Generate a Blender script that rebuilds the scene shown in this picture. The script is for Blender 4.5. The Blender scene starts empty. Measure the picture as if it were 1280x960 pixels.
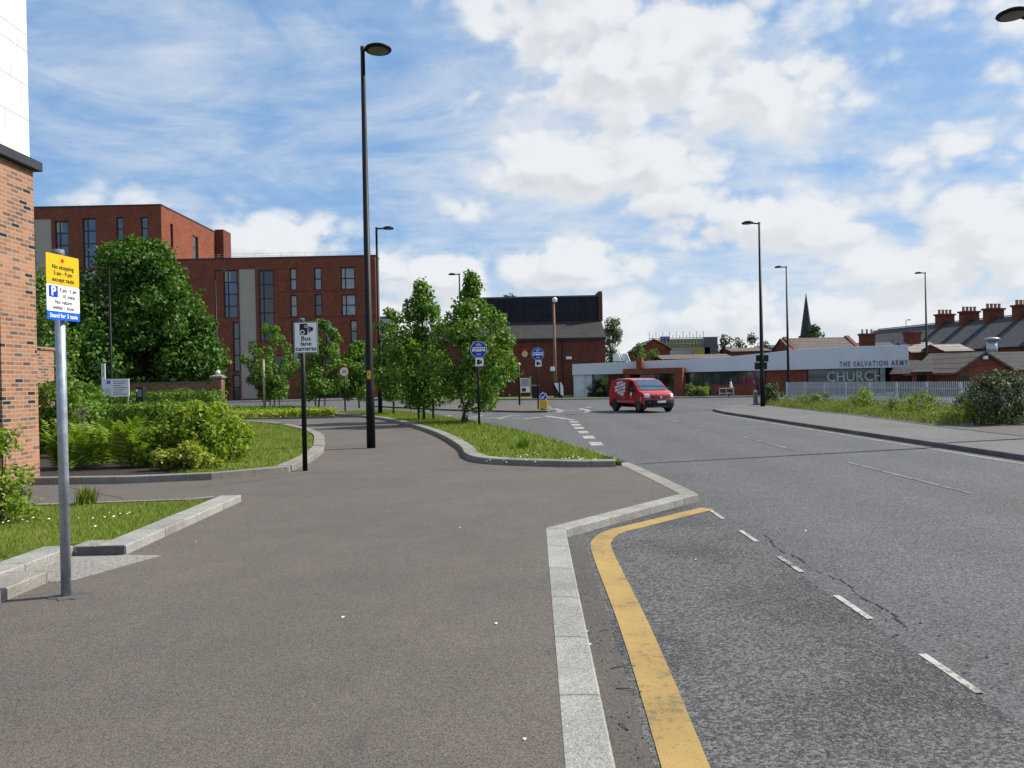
import bpy, math, random
import numpy as np
from mathutils import Vector, Matrix
from mathutils.geometry import tessellate_polygon

R = math.radians
scene = bpy.context.scene
COL = scene.collection

# ------------------------------------------------------------------ camera
EYE = Vector((0.0, 0.0, 1.65))
FPX = 961.0                     # focal length in pixels of a 1280 wide frame
ROLL, PITCH = 0.021, -0.0037
fwd = Vector((0, math.cos(PITCH), math.sin(PITCH)))
rgt0 = Vector((1, 0, 0)); up0 = rgt0.cross(fwd)
CX = (rgt0 * math.cos(ROLL) - up0 * math.sin(ROLL)).normalized()
CY = (rgt0 * math.sin(ROLL) + up0 * math.cos(ROLL)).normalized()
CZ = -fwd
cam_d = bpy.data.cameras.new('camera')
cam_d.sensor_width = 36.0
cam_d.lens = FPX / 1280 * 36.0
cam_d.clip_start = 0.05
cam_d.clip_end = 5000
cam = bpy.data.objects.new('camera', cam_d)
COL.objects.link(cam)
M3 = Matrix((CX, CY, CZ)).transposed()
cam.matrix_world = Matrix.Translation(EYE) @ M3.to_4x4()
scene.camera = cam

def ray(px, py):
    return CX * ((px - 640) / FPX) + CY * ((480 - py) / FPX) + fwd
def G(px, py, z=0.0):           # point of the ground (height z) seen at a pixel
    d = ray(px, py); t = (z - EYE.z) / d.z
    return EYE + d * t
def D(px, py, Y):               # point at depth Y seen at a pixel
    d = ray(px, py); return EYE + d * (Y / d.y)
def VPL(px, py, A, u):          # (distance along, height) on the vertical plane through A along u
    d = ray(px, py); n = Vector((u.y, -u.x, 0))
    t = (Vector((A[0], A[1], 0)) - EYE).dot(n) / d.dot(n)
    p = EYE + d * t
    return (p - Vector((A[0], A[1], 0))).dot(u), p.z

# ------------------------------------------------------------------ node helper
class NT:
    def __init__(s, tree): s.t = tree; s.n = tree.nodes; s.l = tree.links
    def node(s, typ, **kw):
        nd = s.n.new(typ)
        for k, v in kw.items(): setattr(nd, k, v)
        return nd
    def put(s, sock, v):
        if isinstance(v, bpy.types.NodeSocket): s.l.new(v, sock)
        elif v is not None: sock.default_value = v
    def m(s, op, a, b=None, c=None, clamp=False):
        nd = s.node('ShaderNodeMath', operation=op); nd.use_clamp = clamp
        s.put(nd.inputs[0], a)
        if b is not None: s.put(nd.inputs[1], b)
        if c is not None: s.put(nd.inputs[2], c)
        return nd.outputs[0]
    def vm(s, op, a, b=None, scale=None):
        nd = s.node('ShaderNodeVectorMath', operation=op)
        s.put(nd.inputs[0], a)
        if b is not None: s.put(nd.inputs[1], b)
        if scale is not None: s.put(nd.inputs['Scale'], scale)
        return nd.outputs['Value'] if op in ('DOT_PRODUCT', 'LENGTH') else nd.outputs[0]
    def sep(s, v):
        nd = s.node('ShaderNodeSeparateXYZ'); s.put(nd.inputs[0], v); return nd.outputs
    def comb(s, x, y, z):
        nd = s.node('ShaderNodeCombineXYZ')
        for i, q in enumerate((x, y, z)): s.put(nd.inputs[i], q)
        return nd.outputs[0]
    def noise(s, vec, scale, detail=4, rough=.5, dist=0, out='Fac'):
        nd = s.node('ShaderNodeTexNoise')
        s.put(nd.inputs['Vector'], vec); nd.inputs['Scale'].default_value = scale
        nd.inputs['Detail'].default_value = detail; nd.inputs['Roughness'].default_value = rough
        nd.inputs['Distortion'].default_value = dist
        return nd.outputs[out]
    def voro(s, vec, scale, out='Distance', feature='F1', rnd=1.0):
        nd = s.node('ShaderNodeTexVoronoi', feature=feature)
        s.put(nd.inputs['Vector'], vec); nd.inputs['Scale'].default_value = scale
        nd.inputs['Randomness'].default_value = rnd
        return nd.outputs[out]
    def ramp(s, fac, stops, interp='LINEAR'):
        nd = s.node('ShaderNodeValToRGB'); r = nd.color_ramp; r.interpolation = interp
        while len(r.elements) < len(stops): r.elements.new(.5)
        for e, (p, c) in zip(r.elements, stops):
            e.position = p; e.color = (*c, 1) if len(c) == 3 else c
        s.put(nd.inputs[0], fac); return nd.outputs[0]
    def mix(s, fac, a, b, mode='MIX'):
        nd = s.node('ShaderNodeMix', data_type='RGBA', blend_type=mode)
        s.put(nd.inputs[0], fac)
        for i, q in ((6, a), (7, b)):
            if isinstance(q, tuple) and len(q) == 3: q = (*q, 1)
            s.put(nd.inputs[i], q)
        return nd.outputs[2]
    def mr(s, v, a, b, c=0., d=1., smooth=False):
        nd = s.node('ShaderNodeMapRange')
        if smooth: nd.interpolation_type = 'SMOOTHSTEP'
        for i, q in enumerate((v, a, b, c, d)): s.put(nd.inputs[i], q)
        return nd.outputs[0]
    def bump(s, h, strength=.3, dist=.01):
        nd = s.node('ShaderNodeBump'); nd.inputs['Strength'].default_value = strength
        nd.inputs['Distance'].default_value = dist; s.put(nd.inputs['Height'], h); return nd.outputs[0]

# ------------------------------------------------------------------ light
SUN_EL = R(44); SUN_AZ = R(74)            # azimuth clockwise from +Y
sdir = Vector((math.sin(SUN_AZ) * math.cos(SUN_EL), math.cos(SUN_AZ) * math.cos(SUN_EL), math.sin(SUN_EL)))
sun_d = bpy.data.lights.new('sun', 'SUN'); sun_d.energy = 4.2; sun_d.angle = R(.53); sun_d.color = (1, .95, .87)
sun = bpy.data.objects.new('sun', sun_d); COL.objects.link(sun)
sun.rotation_euler = (-sdir).to_track_quat('-Z', 'Y').to_euler()
scene.view_settings.view_transform = 'Standard'; scene.view_settings.look = 'None'
scene.view_settings.exposure = 0.65; scene.view_settings.gamma = 1
scene.view_settings.use_curve_mapping = False
scene.render.engine = 'CYCLES'
scene.cycles.max_bounces = 6; scene.cycles.transparent_max_bounces = 8
scene.cycles.use_denoising = True

world = bpy.data.worlds.new('World'); scene.world = world; world.use_nodes = True
w = NT(world.node_tree); w.n.clear()
sky = w.node('ShaderNodeTexSky', sky_type='NISHITA'); sky.sun_disc = False
sky.sun_elevation = SUN_EL; sky.sun_rotation = SUN_AZ; sky.air_density = 1.0; sky.dust_density = .6; sky.ozone_density = 2.0
gen = w.node('ShaderNodeTexCoord').outputs['Generated']
X, Y, Z = w.sep(gen)[0:3]
az = w.m('ARCTAN2', X, Y); el = w.m('ARCTAN2', Z, w.m('SQRT', w.m('ADD', w.m('MULTIPLY', X, X), w.m('MULTIPLY', Y, Y))))
def azel(px, py):
    d = ray(px, py); return math.atan2(d.x, d.y), math.atan2(d.z, math.hypot(d.x, d.y))
CUMULUS = [  # cx, cy, rx, ry (of the photograph), weight
    (780, 85, 225, 105, 1.0), (700, 40, 150, 95, 1.0), (955, 130, 120, 72, 1.0), (690, -60, 190, 110, 1.0), (850, -110, 220, 120, 1.0),
    (755, 218, 165, 62, 1.05), (680, 205, 90, 46, .9), (850, 245, 100, 50, .9),
    (945, 280, 140, 54, 1.0), (1020, 288, 70, 40, .8),
    (712, 335, 100, 46, 1.1), (660, 335, 50, 32, .9),
    (1230, 275, 120, 54, .95), (1260, 330, 140, 60, .9), (1150, 345, 150, 50, .8), (1340, 240, 150, 80, .9), (1200, 190, 150, 36, .45),
    (545, 350, 80, 50, .9), (330, 300, 120, 40, .85), (440, 330, 100, 28, .6), (200, 262, 80, 18, .4),
    (930, 390, 280, 44, .85), (760, 398, 200, 36, .8), (1190, 400, 220, 42, .85), (560, 400, 160, 40, .85), (840, 440, 420, 34, .85), (1200, 440, 300, 34, .8), (400, 420, 300, 40, .7),
    (605, 268, 56, 22, .45), (1265, 10, 150, 80, .5)]
def field(u, v, vec):
    F = None
    for (cx, cy, rx, ry, wt) in CUMULUS:
        a0, e0 = azel(cx, cy)
        dx = w.m('MULTIPLY', w.m('SUBTRACT', u, a0), FPX / rx)
        dy = w.m('MULTIPLY', w.m('SUBTRACT', v, e0), FPX / ry)
        dy = w.m('MAXIMUM', dy, w.m('MULTIPLY', dy, -1.45))
        r = w.m('SQRT', w.m('ADD', w.m('MULTIPLY', dx, dx), w.m('MULTIPLY', dy, dy)))
        f = w.m('MULTIPLY', w.m('SUBTRACT', 1.0, r), wt * 1.02 if wt > .75 else (wt * .9 if wt > .5 else wt * .6))
        F = f if F is None else w.m('SMOOTH_MAX', F, f, .12)
    n1 = w.noise(vec, 6, 7, .62, .35)
    n2 = w.noise(vec, 19, 4, .65)
    dw = w.vm('ADD', vec, w.vm('SCALE', w.vm('SUBTRACT', w.noise(vec, 9, 2, .6, out='Color'), (.5, .5, .5)), scale=.09))
    b1 = w.voro(dw, 15, 'Distance', 'F1'); b2 = w.voro(dw, 38, 'Distance', 'F1')
    bil = w.m('ADD', w.m('MULTIPLY', w.m('SUBTRACT', .50, b1), .95), w.m('MULTIPLY', w.m('SUBTRACT', .50, b2), .40))
    n = w.m('ADD', w.m('MULTIPLY', w.m('SUBTRACT', n1, .5), 1.7), w.m('MULTIPLY', w.m('SUBTRACT', n2, .5), .75))
    n = w.m('MULTIPLY', w.m('ADD', n, bil), w.mr(F, -.35, .35, .30, 1.0))
    return w.m('ADD', F, n)
vec0 = w.vm('MULTIPLY', gen, (1, 1, 1.5))
F0 = field(az, el, vec0)
offa, offe = .018, .022
sh = w.vm('ADD', vec0, (offa, 0, offe * 1.5))
F1 = field(w.m('ADD', az, offa), w.m('ADD', el, offe), sh)
alpha = w.mr(F0, -.14, .40, smooth=True)
lit = w.mr(w.m('SUBTRACT', F0, F1), -.36, .34, smooth=True)
thick = w.mr(F0, .25, 1.0, smooth=True)
# thin high veil: streaks on a plane far above
zz = w.m('ADD', w.m('MAXIMUM', Z, 0.0), .12)
pl = w.comb(w.m('DIVIDE', X, zz), w.m('DIVIDE', Y, zz), 0.0)
mp = w.node('ShaderNodeMapping'); mp.inputs['Rotation'].default_value = (0, 0, R(28)); mp.inputs['Scale'].default_value = (.62, .95, 1)
w.l.new(pl, mp.inputs['Vector'])
v1 = w.noise(mp.outputs[0], 1.5, 8, .6, .7)
v2 = w.noise(mp.outputs[0], 6.0, 6, .62, .5)
v3 = w.noise(w.vm('MULTIPLY', gen, (1, 1, 1.7)), 4.5, 8, .6, .8)
vs_ = w.m('ADD', w.m('ADD', w.m('MULTIPLY', v1, .42), w.m('MULTIPLY', v2, .20)), w.m('MULTIPLY', v3, .38))
veil = w.mr(vs_, .39, .63, .08, .78, smooth=True)
low = w.mr(el, .02, .24, .88, 0., smooth=True)
veil = w.m('MAXIMUM', veil, w.m('MULTIPLY', low, w.mr(v3, .3, .7, .75, 1.0)))
CLOUD_HI, CLOUD_LO, VEIL = (6.15, 6.3, 6.5), (4.75, 4.95, 5.25), (5.5, 5.8, 6.2)
ccol = w.mix(lit, CLOUD_LO, CLOUD_HI)
ccol = w.mix(w.m('MULTIPLY', w.m('SUBTRACT', 1.0, thick), .5), ccol, CLOUD_HI)
skyc = w.mix(.6, sky.outputs[0], (.90, 2.75, 5.6))
c1 = w.mix(veil, skyc, VEIL)
c2 = w.mix(w.m('MULTIPLY', alpha, .97), c1, ccol)
bg = w.node('ShaderNodeBackground'); bg.inputs['Strength'].default_value = .088
w.l.new(c2, bg.inputs['Color'])
out = w.node('ShaderNodeOutputWorld'); w.l.new(bg.outputs[0], out.inputs['Surface'])
world.cycles.sampling_method = 'MANUAL'; world.cycles.sample_map_resolution = 512

# ------------------------------------------------------------------ materials
def mat(name, col=None, rough=.7, metal=0., spec=.3, build=None, coat=0.):
    m = bpy.data.materials.new(name); m.use_nodes = True
    nt = NT(m.node_tree); b = m.node_tree.nodes['Principled BSDF']
    b.inputs['Roughness'].default_value = rough; b.inputs['Metallic'].default_value = metal
    b.inputs['Specular IOR Level'].default_value = spec; b.inputs['Coat Weight'].default_value = coat
    if col: b.inputs['Base Color'].default_value = (*col, 1)
    if build: build(nt, b)
    return m
def objco(nt): return nt.node('ShaderNodeTexCoord').outputs['Object']
def geopos(nt): return nt.node('ShaderNodeNewGeometry').outputs['Position']

def weathered(col, amount=.25, scale=3.0, rough=.6, metal=0., spec=.3, fine=40):
    def b(nt, p):
        o = objco(nt)
        n = nt.noise(o, scale, 6, .6); f = nt.noise(o, fine, 3, .6)
        k = nt.m('ADD', nt.mr(n, .3, .7, 1 - amount, 1 + amount), nt.mr(f, .3, .7, -amount * .5, amount * .5))
        c = nt.vm('SCALE', col, scale=k)
        nt.l.new(c, p.inputs['Base Color'])
        nt.l.new(nt.mr(n, .3, .7, rough - .1, min(1, rough + .15)), p.inputs['Roughness'])
    return mat('weathered', None, rough, metal, spec, b)

def tarmac(c_dark, c_mid, c_light, grain, tint=None, bump=.5, patch=.16, coarse=None, path=None, gum=False):
    def b(nt, p):
        g = geopos(nt)
        v = nt.voro(g, grain, 'Color'); vs = nt.sep(v)[0]
        f = nt.noise(g, grain * 1.7, 2, .6)
        k = nt.m('ADD', nt.m('MULTIPLY', vs, .55), nt.m('MULTIPLY', f, .45))
        c = nt.ramp(k, [(.22, c_dark), (.5, c_mid), (.82, c_light)])
        n = nt.noise(g, .35, 5, .6); n2 = nt.noise(g, 1.9, 6, .65)
        q = nt.m('ADD', nt.mr(n, .3, .7, -patch, patch), nt.mr(n2, .3, .7, 1 - patch * .7, 1 + patch * .7))
        c = nt.vm('SCALE', c, scale=q)
        dist = nt.voro(g, grain, 'Distance')
        h = nt.m('ADD', nt.m('SUBTRACT', 1.0, dist), nt.m('MULTIPLY', f, .6))
        if coarse:       # stones plucked out of a worn surface, in patches
            cv = nt.voro(g, coarse, 'Distance')
            area = nt.mr(nt.noise(g, .55, 4, .6), .42, .62, smooth=True)
            hole = nt.m('MULTIPLY', nt.mr(cv, .30, .52, 0, 1, smooth=True), area)
            c = nt.mix(nt.m('MULTIPLY', hole, .45), c, (.018, .018, .019))
            st = nt.m('MULTIPLY', nt.m('GREATER_THAN', nt.sep(nt.voro(g, coarse * 1.35, 'Color'))[1], .93), .5)
            c = nt.mix(st, c, (.20, .19, .18))
            h = nt.m('SUBTRACT', h, nt.m('MULTIPLY', hole, 1.2))
        if gum:          # trodden gum, damp looking stains
            wn = nt.voro(g, 1.3, 'Distance'); c = nt.mix(nt.mr(wn, .022, .034, .45, 0, smooth=True), c, (.045, .042, .04))
            wn = nt.voro(nt.vm('ADD', g, (3.3, 1.7, 0)), .8, 'Distance'); c = nt.mix(nt.mr(wn, .016, .024, .4, 0, smooth=True), c, (.26, .25, .23))
            c = nt.mix(nt.mr(nt.noise(g, .9, 6, .7, 1.2), .60, .74, 0, .32, smooth=True), c, (.055, .049, .045))
        if path:         # polished wheel paths along Y
            xs = nt.sep(g)[0]
            tw = nt.m('MULTIPLY', nt.m('ADD', nt.m('SINE', nt.m('MULTIPLY', nt.m('ADD', xs, path[0]), path[1])), 1), .5)
            c = nt.vm('SCALE', c, scale=nt.mr(tw, 0, 1, .96, 1.05))
        nt.l.new(c, p.inputs['Base Color'])
        nt.l.new(nt.bump(h, bump, .006), p.inputs['Normal'])
    return mat('tarmac', None, .88, 0, .25, b)

def wall_uv(nt, su=1., sv=1.):
    tc = nt.node('ShaderNodeTexCoord'); o = nt.sep(tc.outputs['Object']); nn = nt.sep(tc.outputs['Normal'])
    sel = nt.m('GREATER_THAN', nt.m('ABSOLUTE', nn[0]), nt.m('ABSOLUTE', nn[1]))
    u = nt.m('ADD', nt.m('MULTIPLY', o[1], sel), nt.m('MULTIPLY', o[0], nt.m('SUBTRACT', 1.0, sel)))
    return nt.comb(nt.m('MULTIPLY', u, su), nt.m('MULTIPLY', o[2], sv), 0.0), tc.outputs['Object']

def brick(stops, mortar, mort=.010, bump=.4, soot=.12):
    def b(nt, p):
        uv, o = wall_uv(nt)
        bt = nt.node('ShaderNodeTexBrick'); nt.l.new(uv, bt.inputs['Vector'])
        bt.inputs['Color1'].default_value = (0, 0, 0, 1); bt.inputs['Color2'].default_value = (1, 1, 1, 1)
        bt.inputs['Mortar'].default_value = (.5, .5, .5, 1)
        bt.inputs['Scale'].default_value = 1; bt.inputs['Mortar Size'].default_value = mort
        bt.inputs['Mortar Smooth'].default_value = .2
        bt.inputs['Brick Width'].default_value = .225; bt.inputs['Row Height'].default_value = .075
        bt.offset = .5
        t = nt.sep(bt.outputs['Color'])[0]
        c = nt.ramp(t, stops)
        n = nt.noise(o, 60, 4, .7); n2 = nt.noise(o, .9, 5, .6)
        c = nt.vm('SCALE', c, scale=nt.m('MULTIPLY', nt.mr(n, .25, .75, .75, 1.25), nt.mr(n2, .3, .7, 1 - soot, 1 + soot)))
        c = nt.mix(bt.outputs['Fac'], c, mortar)
        nt.l.new(c, p.inputs['Base Color'])
        h = nt.m('SUBTRACT', nt.m('MULTIPLY', n, .3), bt.outputs['Fac'])
        nt.l.new(nt.bump(h, bump, .008), p.inputs['Normal'])
    return mat('brick', None, .9, 0, .15, b)

def kerbstone(col, joint=.9, dark=.3):
    def b(nt, p):
        g = geopos(nt); uv = nt.sep(nt.node('ShaderNodeTexCoord').outputs['UV'])
        sp = nt.sep(nt.voro(g, 170, 'Color'))[0]; n = nt.noise(g, 2.0, 6, .65); f = nt.noise(g, 90, 3, .6)
        k = nt.m('ADD', nt.mr(sp, 0, 1, .55, 1.25), nt.mr(f, .3, .7, -.22, .22))
        k = nt.m('MULTIPLY', k, nt.mr(n, .3, .7, .74, 1.16))
        cell = nt.m('DIVIDE', uv[0], joint)
        wn = nt.node('ShaderNodeTexWhiteNoise', noise_dimensions='1D'); nt.l.new(nt.m('FLOOR', cell), wn.inputs['W'])
        k = nt.m('MULTIPLY', k, nt.mr(wn.outputs[0], 0, 1, .86, 1.08))
        fr = nt.m('FRACT', cell); e = nt.m('MINIMUM', fr, nt.m('SUBTRACT', 1.0, fr))
        j = nt.mr(e, .004, .012, 1, 0)
        c = nt.vm('SCALE', col, scale=k)
        c = nt.mix(nt.m('MULTIPLY', j, .75), c, (.06, .055, .05))
        nt.l.new(c, p.inputs['Base Color'])
        nt.l.new(nt.bump(nt.m('SUBTRACT', f, j), .35, .006), p.inputs['Normal'])
    return mat('kerbstone', None, .85, 0, .25, b)

def paint(col, under, wear=.35, scale=14):
    def b(nt, p):
        g = geopos(nt)
        n = nt.noise(g, scale, 6, .7); n2 = nt.noise(g, 1.6, 4, .6); f = nt.noise(g, 120, 2, .6)
        t = nt.m('ADD', nt.m('ADD', nt.m('MULTIPLY', n, .5), nt.m('MULTIPLY', n2, .25)), nt.m('MULTIPLY', f, .25))
        a = nt.mr(t, wear, wear + .10)
        c = nt.vm('SCALE', col, scale=nt.mr(n2, .3, .7, .82, 1.1))
        c = nt.vm('SCALE', c, scale=nt.mr(f, .3, .7, .82, 1.12))
        c = nt.mix(a, under, c)
        nt.l.new(c, p.inputs['Base Color']); nt.l.new(nt.bump(f, .4, .004), p.inputs['Normal'])
    return mat('road_paint', None, .8, 0, .25, b)

def turf(c1, c2, c3, dry):
    def b(nt, p):
        g = geopos(nt)
        n = nt.noise(g, 1.1, 6, .65); f = nt.noise(g, 55, 3, .7); d = nt.noise(g, .8, 5, .7, .6)
        c = nt.ramp(nt.m('ADD', nt.m('MULTIPLY', n, .5), nt.m('MULTIPLY', f, .5)), [(.3, c1), (.5, c2), (.7, c3)])
        c = nt.mix(nt.mr(d, .54, .72, 0, .7), c, dry)
        nt.l.new(c, p.inputs['Base Color']); nt.l.new(nt.bump(f, .8, .03), p.inputs['Normal'])
    return mat('turf', None, .9, 0, .1, b)

def leaf(c_lo, c_mid, c_hi, trans=.3, gloss=.06):
    m = bpy.data.materials.new('leaf'); m.use_nodes = True
    nt = NT(m.node_tree); nt.n.clear()
    geo = nt.node('ShaderNodeNewGeometry'); g = geo.outputs['Position']
    n = nt.noise(g, 1.7, 3, .6)
    k = nt.m('ADD', nt.m('MULTIPLY', geo.outputs['Random Per Island'], .55), nt.m('MULTIPLY', n, .45))
    c = nt.ramp(k, [(.2, c_lo), (.5, c_mid), (.82, c_hi)])
    df = nt.node('ShaderNodeBsdfDiffuse'); tr = nt.node('ShaderNodeBsdfTranslucent'); gl = nt.node('ShaderNodeBsdfGlossy')
    gl.inputs['Roughness'].default_value = .55; gl.inputs['Color'].default_value = (.5, .55, .45, 1)
    nt.l.new(c, df.inputs['Color'])
    nt.l.new(nt.mix(1., c, (1.25, 1.35, .55), 'MULTIPLY'), tr.inputs['Color'])
    m1 = nt.node('ShaderNodeMixShader'); m1.inputs[0].default_value = trans
    nt.l.new(df.outputs[0], m1.inputs[1]); nt.l.new(tr.outputs[0], m1.inputs[2])
    m2 = nt.node('ShaderNodeMixShader'); m2.inputs[0].default_value = gloss
    nt.l.new(m1.outputs[0], m2.inputs[1]); nt.l.new(gl.outputs[0], m2.inputs[2])
    o = nt.node('ShaderNodeOutputMaterial'); nt.l.new(m2.outputs[0], o.inputs['Surface'])
    return m

def rooftile(c1, c2, row=.30, wid=.25, bump=.6):
    def b(nt, p):
        uv, o = wall_uv(nt)
        bt = nt.node('ShaderNodeTexBrick'); nt.l.new(uv, bt.inputs['Vector'])
        bt.inputs['Color1'].default_value = (0, 0, 0, 1); bt.inputs['Color2'].default_value = (1, 1, 1, 1)
        bt.inputs['Scale'].default_value = 1; bt.inputs['Mortar Size'].default_value = row * .08
        bt.inputs['Brick Width'].default_value = wid; bt.inputs['Row Height'].default_value = row; bt.offset = .5
        t = nt.sep(bt.outputs['Color'])[0]; n = nt.noise(o, .7, 5, .65)
        c = nt.mix(nt.m('ADD', nt.m('MULTIPLY', t, .5), nt.m('MULTIPLY', n, .5)), c1, c2)
        c = nt.mix(nt.m('MULTIPLY', bt.outputs['Fac'], .7), c, (.02, .02, .02))
        nt.l.new(c, p.inputs['Base Color'])
        nt.l.new(nt.bump(nt.m('SUBTRACT', t, bt.outputs['Fac']), bump, .02), p.inputs['Normal'])
    return mat('roof_tile', None, .85, 0, .2, b)

def cladding(col, step, rough=.5, dark=.4, spec=.4):   # upright seams every step
    def b(nt, p):
        uv, o = wall_uv(nt); u = nt.sep(uv)[0]
        fr = nt.m('FRACT', nt.m('DIVIDE', u, step))
        s = nt.m('LESS_THAN', fr, .06)
        wn = nt.node('ShaderNodeTexWhiteNoise', noise_dimensions='1D'); nt.l.new(nt.m('FLOOR', nt.m('DIVIDE', u, step)), wn.inputs['W'])
        n = nt.noise(o, 1.2, 5, .6)
        c = nt.vm('SCALE', col, scale=nt.m('MULTIPLY', nt.mr(n, .3, .7, .8, 1.2), nt.mr(wn.outputs[0], 0, 1, .85, 1.15)))
        c = nt.mix(nt.m('MULTIPLY', s, .8), c, tuple(q * dark for q in col))
        nt.l.new(c, p.inputs['Base Color'])
    return mat('cladding', None, rough, 0, spec, b)

def glassy(col, var=.5):
    def b(nt, p):
        o = objco(nt); n = nt.noise(o, .9, 3, .5)
        c = nt.vm('SCALE', col, scale=nt.mr(n, .3, .7, 1 - var, 1 + var))
        nt.l.new(c, p.inputs['Base Color'])
    return mat('window_glass', None, .05, 0, .9, b)

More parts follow.
